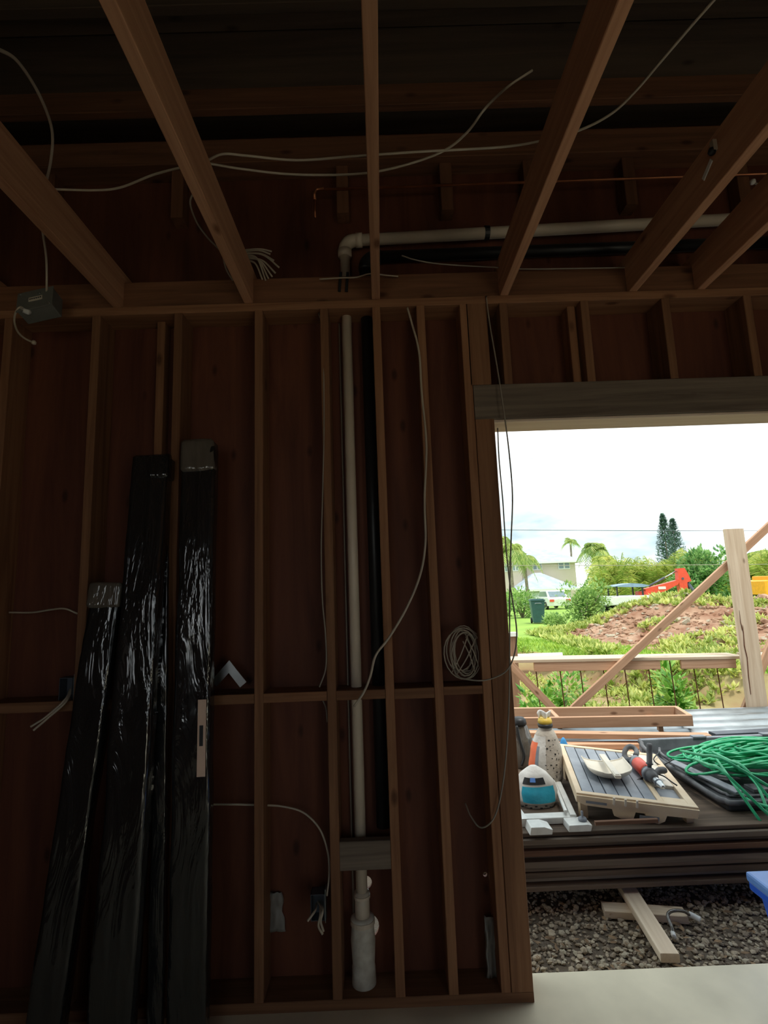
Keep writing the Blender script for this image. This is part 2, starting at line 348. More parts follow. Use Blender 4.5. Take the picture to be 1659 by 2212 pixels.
for x in (2.2, 2.61, 3.01, 3.42): stud(x, 2.512, PL, name='cripple_stud')
bx('trimmer_post', (OX1, D, .038), (OX1 + .09, D + SD, OZ), 'framing', wall)
for x in (OX1 + .1, 4.3, 4.7): stud(x)
# blocking row at waist height
BZ = 1.150
for a, b in zip(SX[:-1], SX[1:]):
    bx('blocking', (a + .039, D + U(0, .006), BZ + U(-.006, .006)), (b - .001, D + SD, BZ + .038), 'framing', wall, 'x')
bx('blocking', (-.246 + .039, D + .004, .492), (-.003, D + .042, .600), 'grey_beam', wall, 'x')
# rim and upper framing behind the joist ends
bx('rim_board', (XL, D + .02, JB), (XR, D + .058, JB + .135), 'framing_shaded', wall, 'x')
bx('upper_plate', (XL, D + .02, 3.71), (XR, D + SD, 3.84), 'framing_shaded', wall, 'x')
for x in (-1.62, -.98, -.16, .36, .78, 1.28, 1.85, 2.6): bx('upper_stud', (x, D + .06, 3.45), (x + .06, D + SD, 3.71), 'framing_shaded', wall)
# ceiling: deck boards, purlins along X, joists along Y
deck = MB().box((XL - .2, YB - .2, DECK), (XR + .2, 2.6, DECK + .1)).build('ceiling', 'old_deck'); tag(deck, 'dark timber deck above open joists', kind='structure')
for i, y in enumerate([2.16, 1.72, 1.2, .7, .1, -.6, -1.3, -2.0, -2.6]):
    bx('purlin', (XL, y - .02, 3.845), (XR, y + .02, DECK), 'old_deck' if i > 0 else 'framing_shaded', deck, 'x')
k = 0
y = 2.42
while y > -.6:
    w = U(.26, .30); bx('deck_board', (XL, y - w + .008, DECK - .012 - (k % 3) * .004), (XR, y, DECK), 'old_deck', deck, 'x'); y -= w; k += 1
JX = [-1.82, -1.212, -.600, -.002, .602, 1.212, 1.535, 2.0, 2.6, 3.2, 3.8, 4.4]
for x in JX: bx('joist', (x, YB, JB), (x + .039, D + SD, JT), 'joist_wood', deck, 'y')
# remaining walls of the room (unseen doorway and window behind the viewer added and sized to light it)
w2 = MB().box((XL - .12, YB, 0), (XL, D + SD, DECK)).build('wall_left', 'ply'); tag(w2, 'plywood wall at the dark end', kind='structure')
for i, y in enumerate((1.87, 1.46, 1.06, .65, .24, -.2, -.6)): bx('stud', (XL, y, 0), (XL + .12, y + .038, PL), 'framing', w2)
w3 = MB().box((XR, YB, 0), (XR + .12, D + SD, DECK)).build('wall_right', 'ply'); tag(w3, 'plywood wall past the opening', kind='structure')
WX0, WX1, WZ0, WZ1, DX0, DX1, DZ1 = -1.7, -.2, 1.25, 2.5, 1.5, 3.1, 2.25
w4 = MB().box((XL, YB - .14, 0), (WX0, YB, DECK)).box((WX1, YB - .14, 0), (DX0, YB, DECK)).box((DX1, YB - .14, 0), (XR, YB, DECK)).box((WX0, YB - .14, WZ1), (WX1, YB, DECK)).box((WX0, YB - .14, 0), (WX1, YB, WZ0)).box((DX0, YB - .14, DZ1), (DX1, YB, DECK)).build('wall_back', 'ply'); tag(w4, 'unseen rear wall with doorway and window openings added to light the room', kind='structure')
ev = MB().box((XL - .6, D + SD + .014, 3.15), (XR + .6, 2.62, 3.25)).build('roof_eave', 'old_deck'); tag(ev, 'roof overhang above the opening', kind='structure')
rf = MB().box((XL - .6, YB - .8, DECK + .1), (XR + .6, 2.62, DECK + .2)).build('roof', 'old_deck'); tag(rf, 'garage roof', kind='structure')

# ------------------------------------------------------------------ ground outside
def crest(x): return max(8.8, min(14.0, 13.7 - 1.4 * (x - 3.8) + .25 * math.sin(x * 2.1)))
def terr(x, y):
    if y < 5.9: return -.10
    e = crest(x)
    lawn = max(-.01 + .03 * math.sin(x * .4) - max(0, (y - 24)) * .018, -.68)
    if y > e: return lawn
    b = e - 1.4; n = .10 * noise.noise(Vector((x * 1.3, y * 1.3, 0)))
    if y > b:
        t = (y - b) / (e - b); t = t * t * (3 - 2 * t); return -.62 + (lawn + .62) * t + n * (1 - t)
    if y < 7.0: return -.10 - .52 * ((y - 5.9) / 1.1) + n * (y - 5.9) / 1.1
    return -.62 + n
def terrain(name, xs, rows, mat, label, yf, f=terr):
    m = MB(); nx, ny = len(xs), len(rows); vs = []
    for r in rows:
        for x in xs:
            y = yf(x, r); vs.append((x, y, f(x, y)))
    m.add(vs, [(j * nx + i, j * nx + i + 1, (j + 1) * nx + i + 1, (j + 1) * nx + i) for j in range(ny - 1) for i in range(nx - 1)])
    o = m.build(name, mat, smooth=True, origin=(0, 0, 0)); tag(o, label, kind='structure'); return o
def lin(a, b, n): return [a + (b - a) * i / n for i in range(n + 1)]
WX = lin(-60, -8, 6) + lin(-7.5, 17, 100) + lin(19, 140, 14)
gravel_ground = terrain('ground_gravel', [-30, -8] + lin(-3, 6, 9) + [10, 30], [2.43, 3, 4, 5, 5.9], 'gravel_base', 'gravel strip beside the slab', lambda x, r: r)
trench = terrain('ground_trench', WX, lin(0, 1, 44), 'trench_dirt', 'excavated dirt trench behind the form boards', lambda x, r: 5.9 + (crest(x) - .35 - 5.9) * r)
lawn = terrain('ground_lawn', WX, [0, .1, .2, .3, .4, .6, .9, 1.4, 2, 3, 4.5, 6, 8, 10, 13, 17, 22, 28, 36, 48, 70, 110, 220], 'lawn', 'bright green lawn sloping to the houses', lambda x, r: crest(x) - .35 + r)
def mound_h(x, y):
    h = 1.0 * math.exp(-((x - 8.6) / 2.1) ** 2 - ((y - 16.2) / 2.6) ** 2) + .85 * math.exp(-((x - 12.0) / 2.6) ** 2 - ((y - 15.5) / 2.9) ** 2)
    h += .55 * math.exp(-((x - 10.0) / 2.8) ** 2 - ((y - 12.0) / 1.9) ** 2) + .75 * math.exp(-((x - 16) / 3) ** 2 - ((y - 15) / 3) ** 2)
    return h
def ground_z(x, y):
    h = mound_h(x, y); return max(terr(x, y), terr(x, y) + h - .10 + .14 * h * noise.noise(Vector((x * 1.1, y * 1.1, 3))) + .16 * min(1, h * 2) * noise.noise(Vector((x * 2.9, y * 2.9, 7))))
mm = MB(); NX, NY = 150, 100
mm.grid(lambda u, v: Vector((4 + 17 * u, 8.9 + 12.5 * v, terr(4 + 17 * u, 8.9 + 12.5 * v) + mound_h(4 + 17 * u, 8.9 + 12.5 * v) - .10
    + .14 * mound_h(4 + 17 * u, 8.9 + 12.5 * v) * noise.noise(Vector(((4 + 17 * u) * 1.1, (8.9 + 12.5 * v) * 1.1, 3)))
    + .16 * min(1, 2 * mound_h(4 + 17 * u, 8.9 + 12.5 * v)) * noise.noise(Vector(((4 + 17 * u) * 2.9, (8.9 + 12.5 * v) * 2.9, 7))))), NX, NY)
tag(mm.build('ground_mound', 'red_dirt', smooth=True, origin=(0, 0, 0)), 'heap of reddish excavated soil with weeds', kind='structure')
gb = MB().box((-60, -90, -.5), (60, 2.40, -.15)).build('ground_back', 'concrete'); tag(gb, 'driveway behind the garage', kind='structure')

# ================================================================== THINGS INSIDE
# ---- white drain pipe
PY = D + .085
pt = empty('white_drain_pipe', (at(784, 2150, Y=PY).x, PY, 0.0), 'white plastic drain pipe rising between studs and running along the ceiling', 'pipe')
vx = at(765, 1300, Y=PY).x
def zz(py, Y=PY): return at(780, py, Y=Y).z
ez_ = at(745, 521, Y=PY).z
r = .0235
MB().tube([(vx, PY, zz(1990)), (vx, PY, ez_ - .05)], r, 16).build('riser', 'pvc', pt, smooth=True)
el = [(vx, PY, ez_ - .055)] + [(vx + .052 * (1 - math.cos(a)), PY, ez_ - .05 + .052 * math.sin(a)) for a in lin(0, math.pi / 2, 8)] + [(vx + .062, PY, ez_ + .002)]
elb = MB().tube([Vector(p) for p in el], .032, 16).build('elbow', 'pvc', pt, smooth=True)
MB().tube([(vx, PY, ez_ - .085), (vx, PY, ez_ - .05)], .034, 16).build('elbow_collar', 'pvc', elb, smooth=True)
MB().tube([(vx + .055, PY, ez_ + .002), (vx + .088, PY, ez_ + .002)], .035, 16).build('elbow_collar', 'pvc', elb, smooth=True)
rend = at(1590, 474, Y=PY)
MB().tube([(vx + .06, PY, ez_ + .002), (2.6, PY, ez_ + .002 + (rend.z - ez_) * (2.6 - vx) / (rend.x - vx))], .028, 16).build('ceiling_run', 'pvc', pt, smooth=True)
MB().tube([(vx, PY, zz(1990)), (vx, PY, zz(1925))], .031, 18).build('coupling', 'pvc', pt, smooth=True)
MB().lathe([(.034, zz(1932)), (.034, zz(1938))], (vx, PY, 0), 18).build('coupling_ring', 'pvc', pt, smooth=False)
MB().lathe([(.05, 0.0), (.047, .10), (.045, zz(2080)), (.047, zz(2060)), (.050, zz(2030)), (.045, zz(1996)), (.047, zz(1988)), (.047, zz(1980)), (.034, zz(1978))], (vx, PY, 0), 22).build('cleanout_hub', ['pvc_dirty'], pt, smooth=True)
MB().lathe([(.050, zz(1994)), (.050, zz(1984))], (vx, PY, 0), 22).build('hub_ring', 'pvc', pt)
for px in (733, 748):
    a = at(px + 3, 588, Y=D + .005); b = at(px, 630, Y=D + .010); lumber('strap', a, b, .013, .004, 'black', pt)
# pipe hanger at joist
hp = at(1097, 500, Y=PY); MB().lathe([(.034, -.012), (.034, .012)], (0, 0, 0), 16, M=Matrix.Translation((.60 - .02, PY, ez_ + .002 + (rend.z - ez_) * (.58 - vx) / (rend.x - vx))) @ Matrix.Rotation(math.pi / 2, 4, 'Y')).build('hanger', 'black', pt)
# ---- black vent pipe
BY = D + .105
bxx = at(815, 1300, Y=BY).x - .005
bp = empty('black_vent_pipe', (bxx, BY, .6), 'black plastic vent pipe beside the white riser', 'pipe')
bz = at(900, 545, Y=BY).z - .02
MB().tube([(bxx, BY, .61), (bxx, BY, bz - .06)], .029, 16).build('riser', 'abs', bp, smooth=True)
MB().tube([(bxx, BY, bz - .07)] + [(bxx + .06 * (1 - math.cos(a)), BY, bz - .06 + .06 * math.sin(a)) for a in lin(0, math.pi / 2, 8)] + [(bxx + .08, BY, bz)], .034, 16).build('elbow', 'abs', bp, smooth=True)
MB().tube([(bxx + .06, BY, bz), (2.5, BY, bz + .02)], .029, 16).build('ceiling_run', 'abs', bp, smooth=True)
# thin conduit line left of the white pipe
MB().tube([(at(740, 1000, Y=D + .12).x, D + .125, .05), (at(740, 1000, Y=D + .12).x, D + .125, 2.9)], .004, 8).build('thin_conduit', 'cable_grey', smooth=True)
tag(bpy.data.objects['thin_conduit'], 'thin grey conduit line running up just beside the white riser', 'conduit')
# ---- copper pipe
CY = D + .05
cp = empty('copper_pipe', at(682, 428, Y=CY), 'slim copper water pipe with elbow under the upper plate', 'pipe')
c0 = at(682, 410, Y=CY); c1 = at(1300, 388, Y=CY)
MB().tube([c0, c0 + (c1 - c0) * 4.2], .0065, 10).build('run', 'copper', cp, smooth=True)
MB().tube([at(680, 432, Y=CY), at(679, 416, Y=CY), at(684, 409, Y=CY), at(700, 408, Y=CY)], .009, 10).build('elbow', 'copper', cp, smooth=True)
MB().tube([at(680, 432, Y=CY), at(681, 470, Y=CY)], .0065, 10).build('stub', 'copper', cp, smooth=True)

# ---- cables
def cab(name, label, pts, r=.004, mat='cable'):
    P = [at(p[0], p[1], Y=p[2]) if len(p) == 3 else at(p[0], p[1], Z=p[3]) for p in pts]
    return tag(cable(name, P, r, mat), label, 'cable')
Zc = JT + .008
Z = lambda L_: [(a, b, None, Zc) for a, b in L_]
cab('ceiling_cable', 'white cable draped over joists then climbing out past the right joist', Z([(100, 408), (200, 411), (260, 405), (330, 378), (390, 362), (440, 350), (480, 333), (530, 336), (640, 346), (760, 338), (900, 328), (1080, 318), (1175, 303), (1255, 280), (1320, 246), (1370, 200), (1430, 130), (1490, 60), (1560, -20)]), .0042)
cab('ceiling_cable', 'white cable sagging over the middle joist and curling up into the dark deck', Z([(445, 352), (530, 366), (640, 377), (780, 375), (880, 355), (960, 325), (1010, 285), (1050, 232)]) + [(1100, 185, 1.62), (1150, 152, 1.62)], .0042)
cab('junction_box_cable', 'cable looping down from the corner into the grey junction box', [(-30, 100, 1.15), (0, 108, 1.2), (40, 135, 1.28), (85, 205, 1.42), (112, 280, 1.58), (110, 345, 1.70), (96, 408, 1.80), (88, 450, 1.88), (92, 500, 1.97), (100, 560, 2.08), (101, 636, 2.14)], .0048)
cab('hanging_cable', 'short cable hanging behind the second joist above the plate', [(418, 415, 1.98), (411, 440, 2.0), (425, 480, 2.06), (450, 515, 2.12), (478, 545, 2.18), (488, 580, 2.22), (503, 606, 2.27)], .004, 'cable_grey')
cab('hanging_cable', 'white cable hanging from the plate and swinging across the pipe bay', [(880, 665, 2.26), (890, 700, 2.25), (905, 760, 2.24), (911, 850, 2.235), (921, 960, 2.235), (917, 1080, 2.235), (919, 1170, 2.235), (908, 1240, 2.22), (880, 1310, 2.215), (842, 1375, 2.21), (812, 1415, 2.21), (800, 1460, 2.22), (786, 1495, 2.225), (765, 1526, 2.23)], .0052)
cab('hanging_cable', 'thin white cable bowed beside the stud next to the white riser', [(688, 676, 2.3), (697, 720, 2.29), (700, 900, 2.275), (697, 1060, 2.268), (694, 1180, 2.268), (696, 1290, 2.268), (703, 1370, 2.268), (704, 1440, 2.27), (690, 1484, 2.29)], .003, 'cable_grey')
cab('hanging_cable', 'thin cable dangling down past the header and door jamb', [(1050, 640, 2.27), (1058, 700, 2.26), (1075, 800, 2.25), (1090, 900, 2.24), (1100, 980, 2.24), (1107, 1070, 2.24), (1104, 1170, 2.24), (1101, 1280, 2.24), (1101, 1400, 2.24), (1100, 1500, 2.24), (1095, 1610, 2.24), (1085, 1700, 2.25), (1068, 1765, 2.26), (1040, 1788, 2.29), (1018, 1765, 2.33), (1005, 1735, 2.37)], .0032, 'cable_grey')
cab('coil_tail_cable', 'thin loose cable running from the coil past the jamb up to the header', [(978, 1440, 2.30), (990, 1462, 2.27), (1030, 1470, 2.25), (1062, 1466, 2.245), (1095, 1448, 2.235), (1112, 1410, 2.23), (1116, 1360, 2.23), (1106, 1290, 2.23), (1100, 1250, 2.23), (1092, 1170, 2.235), (1086, 1080, 2.24), (1078, 990, 2.25), (1075, 925, 2.28)], .0030, 'cable_grey')
cab('wall_cable', 'short white cable poking out beside the far dark stud', [(20, 1323, 2.36), (70, 1323, 2.35), (110, 1317, 2.34), (140, 1315, 2.34), (168, 1326, 2.36)], .004)
cab('wall_cable', 'white cable running through low studs and bending down to outlet box', [(320, 1747, 2.36), (450, 1738, 2.36), (560, 1739, 2.36), (610, 1742, 2.36), (655, 1755, 2.35), (690, 1790, 2.34), (708, 1840, 2.33), (711, 1890, 2.31), (706, 1935, 2.30)], .0042)
cab('wall_cable', 'thin cable lying along the rim board behind the joists', [(868, 552, 2.25), (900, 562, 2.25), (960, 571, 2.27), (1080, 578, 2.27), (1150, 581, 2.27), (1350, 578, 2.27)], .003, 'cable_grey')
cab('wall_cable', 'white cable passing in front of pipe straps along the rim top', [(690, 603, 2.27), (740, 600, 2.255), (770, 599, 2.255), (800, 591, 2.27), (830, 594, 2.27), (860, 597, 2.28)], .0034)
cab('ceiling_cable', 'grey cable lying along the joist toward the white tag', [(1500, 400, 2.02), (1512, 350, 1.93), (1545, 300, 1.80), (1580, 262, 1.68), (1640, 200, 1.52), (1700, 120, 1.36)], .004, 'cable_grey')
cab('wall_cable', 'short cable stub hanging under the blocking beside the riser stud', [(697, 1512, 2.33), (704, 1530, 2.32), (707, 1560, 2.30)], .003, 'cable_grey')
# fan of cut wires above the plate
wb = empty('wire_bundle', at(530, 560, Y=2.33), 'fan of cut white cables spilling over the rim board', 'cable')
for i, (ex, ey_) in enumerate([(587, 543), (584, 549), (603, 578), (592, 563), (574, 606), (580, 602), (588, 598), (595, 590), (567, 604)]):
    a = at(522 + U(-2, 2), 541 + i * 2.6, Y=2.30); c = at((522 + ex) / 2 + 6, min(545 + i * 3, (541 + ey_) / 2 - 4), Y=2.27); b = at(ex, ey_, Y=2.29)
    cable('strand', [a, c, b], .0042, 'cable', wb, k=8)
# coil of cable resting on the blocking
cc = at(1001, 1411, Y=2.33); ck = empty('cable_coil', cc + Vector((0, 0, -.11)), 'coil of thin white cable resting on the blocking beside the jamb', 'cable')
pp = []
for i in range(9 * 22):
    a = i / 22 * 2 * math.pi; q = i / (9 * 22)
    pp.append(cc + Vector(((.062 + .018 * math.sin(q * 23)) * math.cos(a) + .012 * math.sin(q * 9), .035 * math.sin(q * 17) * .6 + .02 * math.cos(a), (.094 + .012 * math.cos(q * 19)) * math.sin(a) + .008 * math.cos(q * 13) + .004)))
MB().tube(pp, .0027, 6).build('loops', 'cable', ck, smooth=True)
for i, (x0, y0, x1, y1) in enumerate([(975, 1455, 1012, 1368), (985, 1460, 1028, 1378), (1000, 1385, 1026, 1452), (1006, 1375, 1034, 1440)]):
    cable('cross_strand', [at(x0, y0, Y=2.315), at((x0 + x1) / 2 + 3, (y0 + y1) / 2, Y=2.305), at(x1, y1, Y=2.315)], .0027, 'cable', ck)

# ---- junction box
jb = empty('junction_box', at(90, 690, Y=2.2), 'grey metal junction box with printed label and cable lead', 'junction box')
o_ = at(88, 661, Y=2.16); Mj = Matrix.Translation(o_) @ Matrix.Rotation(math.radians(-12), 4, 'Y') @ Matrix.Rotation(math.radians(-18), 4, 'X')
MB().box((-.075, -.035, -.055), (.075, .035, .055), M=Mj).build('case', 'box_grey', jb, bevel=.004)
MB().box((-.079, -.040, -.058), (.079, -.034, .058), M=Mj).build('cover', 'box_grey', jb, bevel=.002)
lab = MB().box((-.025, -.043, -.012), (.035, -.040, .010), M=Mj).build('label_plate', 'tag', jb)
for i in range(6): MB().box((-.021 + i * .009, -.0438, -.004), (-.015 + i * .009, -.0431, .003), M=Mj).build('print_mark', 'black', lab)
for sx, sz in ((-.065, .046), (.065, -.046), (-.045, -.048), (.02, .03)):
    MB().lathe([(.0045, 0), (.0035, .003)], M=Mj @ Matrix.Translation((sx, -.040, sz)) @ Matrix.Rotation(math.pi / 2, 4, 'X'), n=10).build('screw', 'steel', jb)
MB().tube([at(46, 668, Y=2.12), at(63, 675, Y=2.11)], .011, 10).build('connector', 'white', jb, smooth=True)
cable('lead', [at(56, 671, Y=2.115), at(44, 663, Y=2.11), at(34, 675, Y=2.11), at(31, 695, Y=2.11), at(38, 716, Y=2.10), at(52, 730, Y=2.10), at(72, 740, Y=2.10)], .0042, 'cable', jb)
MB().lathe([(.004, -.009), (.009, -.006), (.010, .002), (.005, .009)], at(73, 740, Y=2.10), 12).build('lead_plug', 'cable', jb, smooth=True)

# ---- outlet boxes with loose wires
def outlet(px, py, Y, label, ends, side):
    t = empty('outlet_box', at(px, py + 18, Y=Y), label, 'outlet box'); c = at(px, py, Y=Y)
    m = MB(); w, h, d = .028, .048, .028
    m.box((c.x - w, c.y + d - .003, c.z - h), (c.x + w, c.y + d, c.z + h)).box((c.x - w, c.y - d, c.z - h), (c.x - w + .003, c.y + d, c.z + h)).box((c.x + w - .003, c.y - d, c.z - h), (c.x + w, c.y + d, c.z + h))
    m.box((c.x - w, c.y - d, c.z - h), (c.x + w, c.y + d, c.z - h + .003)).box((c.x - w, c.y - d, c.z + h - .003), (c.x + w, c.y + d, c.z + h)); m.build('case', 'dark_steel', t)
    MB().box((c.x + side * .028, c.y - .02, c.z - .06), (c.x + side * .031, c.y + .02, c.z + .06)).build('bracket', 'galv', t)
    for e in ends: cable('loose_wire', [c + Vector((U(-.01, .01), .01, U(-.01, .01)))] + [at(*q) for q in e], .0045, 'cable', t)
    return t
outlet(688, 1952, 2.30, 'low outlet box with loose cable ends beside the drain hub', [[(680, 1968, 2.24), (664, 1990, 2.22)], [(692, 1975, 2.23), (688, 2000, 2.22), (697, 2018, 2.22)], [(697, 1965, 2.235), (693, 1990, 2.22), (699, 2012, 2.22)]], 1)
outlet(150, 1487, 2.33, 'outlet box with two cut cable ends beside the wrapped bundles', [[(140, 1512, 2.26), (100, 1548, 2.22), (66, 1570, 2.20)], [(143, 1515, 2.26), (105, 1550, 2.225), (72, 1578, 2.20)]], 1)

# ---- aluminium angle bracket leaning on the blocking
def rot2(p, a): return Vector((p[0] * math.cos(a) - p[1] * math.sin(a), p[0] * math.sin(a) + p[1] * math.cos(a)))
A, Bq, Cq = at(494, 1427, Y=2.31), at(454, 1472, Y=2.31), at(531, 1474, Y=2.31)
w_ = .034
def arm(p, q):
    d = (q - p); d.y = 0; d.normalize(); return d
d1 = arm(A, Bq); d2 = arm(A, Cq); dn = Vector((0, 0, -1)); inn = A + (d1 + d2).normalized() * (w_ / math.sin(math.acos(max(-1, min(1, d1.dot(d2)))) / 2))
n1 = Vector((d1.z, 0, -d1.x)); n1 = n1 if n1.dot(dn) > 0 else -n1; n2 = Vector((d2.z, 0, -d2.x)); n2 = n2 if n2.dot(dn) > 0 else -n2
poly = [A, Bq, Bq + n1 * w_, inn, Cq + n2 * w_, Cq]
lowz = min(p.z for p in poly); sh = (BZ + .044) - lowz
m = MB(); m.prism([(p.x, p.z) for p in poly], 2.318, 2.322)
tag(m.build('angle_bracket', 'steel', smooth='fix'), 'bright aluminium angle plate standing on the blocking', 'bracket')
for p in bpy.data.objects['angle_bracket'].data.polygons: p.use_smooth = False

# ---- black plastic-wrapped long bundles leaning on the wall
def bundle(label, top, base, w, t, seed, capm='wrap_clear', capl=.13, stripe=None, strap=None, roll=0):
    top = Vector(top); base = Vector(base); ez = (top - base).normalized(); L = (top - base).length
    ex = Vector((1, roll, 0)); ex = (ex - ez * ex.dot(ez)).normalized(); ey = ez.cross(ex)
    root = empty('wrapped_bundle', base, label, 'wrapped bundle'); M = basis(base, ex, ey, ez)
    def body(z0, z1, grow, amp, nz, s2):
        m = MB(); per = []; a, b = w / 2 + grow, t / 2 + grow; N = 10
        for i in range(N): per.append((-a + 2 * a * i / N, -b))
        for i in range(3): per.append((a, -b + 2 * b * i / 3))
        for i in range(N): per.append((a - 2 * a * i / N, b))
        for i in range(3): per.append((-a, b - 2 * b * i / 3))
        n = len(per); vs = []
        for k_ in range(nz + 1):
            z = z0 + (z1 - z0) * k_ / nz; cap = 0.86 if k_ in (0, nz) else 1
            for (x, y) in per:
                q = Vector((x * 9 + seed * 3.7, y * 9 + s2, z * 4.2)); q2 = Vector((x * 30 + seed, y * 30, z * 11 + s2))
                d = amp * noise.noise(q) + amp * .5 * abs(noise.noise(q2)); nn = Vector((x / a, y / b, 0)).normalized()
                vs.append(Vector((x * cap, y * cap, z)) + nn * d)
        fs = [(k_ * n + i, k_ * n + (i + 1) % n, (k_ + 1) * n + (i + 1) % n, (k_ + 1) * n + i) for k_ in range(nz) for i in range(n)]
        fs += [tuple(range(n - 1, -1, -1)), tuple(nz * n + i for i in range(n))]
        return m.add(vs, fs)
    body(0, L - .01, 0, .007, int(L * 42), 1).build('wrap', 'wrap', root, smooth=True, M=M)
    if capm: body(L - capl, L + .004, .004, .010, 12, 5).build('end_wrap', capm, root, smooth=True, M=M)
    if stripe:
        a, b = stripe; MB().box((w / 2 - .040, -t / 2 - .014, a), (w / 2 - .008, -t / 2 - .0105, b)).build('paper_label', 'tag_pink', root, M=M)
        MB().box((w / 2 - .032, -t / 2 - .0155, (a + b) / 2 - .03), (w / 2 - .018, -t / 2 - .0138, (a + b) / 2 + .045)).build('print_mark', 'black', root, M=M)
    return root
tb = at(332, 990, Y=2.23); bundle('tallest-leaning black wrapped bundle with glossy creases, middle of three', tb, Vector((-.985, 2.04, 0)), .145, .07, 1, capm='wrap', capl=.10)
bundle('matte black flat length standing behind the glossy middle bundle', at(356, 978, Y=2.262), (-.865, 2.13, 0), .05, .02, 6, capm=None)
bundle('shortest black wrapped bundle with taped clear top beside the far stud', at(238, 1262, Y=2.20), (-1.215, 2.03, 0), .115, .06, 2, capl=.10)
bundle('upright black wrapped bundle with pinkish paper label and clear end wrap', at(432, 955, Y=2.225), (-.745, 2.12, 0), .135, .06, 3, stripe=(.92, 1.20), capl=.14)

# ---- bits at the ceiling joist
tg = empty('joist_tag', at(1530, 365, Y=1.9), 'white printed tag and black clip on the joist', 'tag')
JS = 1.212 - .004
p0, p1 = at(1537, 345, X=JS), at(1519, 388, X=JS); lumber('tag_strip', p0, p1, .004, .022, 'white', tg, side=(1, 0, 0))
MB().lathe([(.010, -.008), (.014, 0), (.010, .012)], at(1538, 328, X=JS - .01), 10).build('clip', 'black', tg, smooth=True)
MB().box((JS - .012, at(1545, 315, X=JS).y - .008, at(1545, 315, X=JS).z - .02), (JS + .002, at(1545, 315, X=JS).y + .01, at(1545, 315, X=JS).z + .02)).build('connector', 'cable', tg)
hk = empty('hook_cable', at(1632, 395, Y=1.95), 'short white cable end hooked near the far right joist', 'cable')
cable('lead', [at(1632, 397, Y=1.95), at(1645, 398, Y=1.93), at(1660, 385, Y=1.9), at(1690, 350, Y=1.84)], .0045, 'white', hk)
MB().lathe([(.006, -.010), (.011, -.006), (.011, .006), (.006, .01)], at(1626, 393, Y=1.955), 10).build('plug', 'white', hk, smooth=True)
# ---- scraps of plastic and paper in the wall bays
def scrap(name, label, c, w, h, mat, seed, cat):
    m = MB(); c = Vector(c)
    m.grid(lambda u, v: c + Vector(((u - .5) * w * (1 - .3 * v) + .012 * noise.noise(Vector((u * 3, v * 3, seed))), .028 * noise.noise(Vector((u * 4, v * 4, seed + 5))), v * h)), 8, 12)
    o = m.build(name, mat, smooth=True); sm = o.modifiers.new('thickness', 'SOLIDIFY'); sm.thickness = .0015
    return tag(o, label, cat)
scrap('plastic_scrap', 'crumpled pale plastic scrap standing against the jamb stud', (at(1064, 2090, Y=2.36).x, 2.36, .04), .06, .22, 'scrap', 3, 'plastic scrap')
scrap('paper_scrap', 'torn pale paper patch stuck low beside a stud', (at(588, 2015, Y=2.40).x, 2.405, at(588, 2015, Y=2.40).z), .11, .15, 'scrap', 9, 'paper')

# ================================================================== JUST OUTSIDE: lumber stack and tools
ST = .28      # top of the stack
ORD = ['topmost', 'second', 'third', 'fourth', 'fifth', 'sixth', 'seventh', 'eighth', 'ninth', 'lowest']
hts = [.024, .030, .024, .030, .026, .034, .024, .030, .026, .026]; zc = ST
inset = [.035, .012, .030, .0, .045, .010, .030, .018, .05, .004]
rw_ = random.Random(21)
for i in range(10):
    z1 = zc; z0 = zc - hts[i] + .003; zc -= hts[i]; tl_ = rw_.uniform(-.0012, .0012)
    y0 = 3.0 + inset[i]; x0 = .30 + rw_.uniform(-.08, .12); ym_ = (y0 + 4.25) / 2
    o = lumber('weathered_board', (x0, ym_ - rw_.uniform(0, .012), (z0 + z1) / 2 - tl_), (4.3 + rw_.uniform(-.1, .3), ym_ + rw_.uniform(0, .012), (z0 + z1) / 2 + tl_), 4.25 - y0, z1 - z0, 'weathered_red' if i == 3 else ('weathered_pale' if i in (1, 5, 8) else 'weathered'), None, (0, 1, 0))
    adj = 'reddish' if i == 3 else ('greyish' if i in (1, 5, 8) else 'dark')
    tag(o, ('%s weathered board, %s layer of the stack under the tools' if i in (0, 9) else '%s weathered board, %s layer from the top of the stack') % (adj, ORD[i]), 'board', 'boards of the weathered stack')
SB = zc       # underside of the stack
# thin short strip on the front of the top layer
tag(lumber('wood_strip', at(1285, 1778, Y=3.02), at(1420, 1772, Y=3.02), .02, .02, 'weathered_red', None, (0, 1, 0)), 'short pale wood strip lying on the front edge of the stack', 'wood strip')
# skids under the stack
def gz(): return -.10
p0 = Vector((1.30, 3.55, SB - .021)); p1 = Vector((1.215, 2.57, -.052))
tag(lumber('skid_board', p0, p1, .082, .038, 'fir_pale', None, (1, 0, 0)), 'pale two-by-four poking out from under the board stack onto gravel', 'board')
tag(lumber('skid_board', (1.085, 2.975, -.075), (1.47, 2.90, -.075), .085, .036, 'fir_pale', None, (0, 1, 0)), 'short pale board lying crosswise under the skid on gravel', 'board')
for x in (.5, 2.3, 3.4):
    o = bx('skid_block', (x, 3.15, -.11), (x + .09, 4.2, SB), 'weathered', None, 'y'); tag(o, {.5: 'dark skid under the near end of the stack', 2.3: 'dark skid under the middle of the stack', 3.4: 'dark skid under the far end of the stack'}[x], 'board')
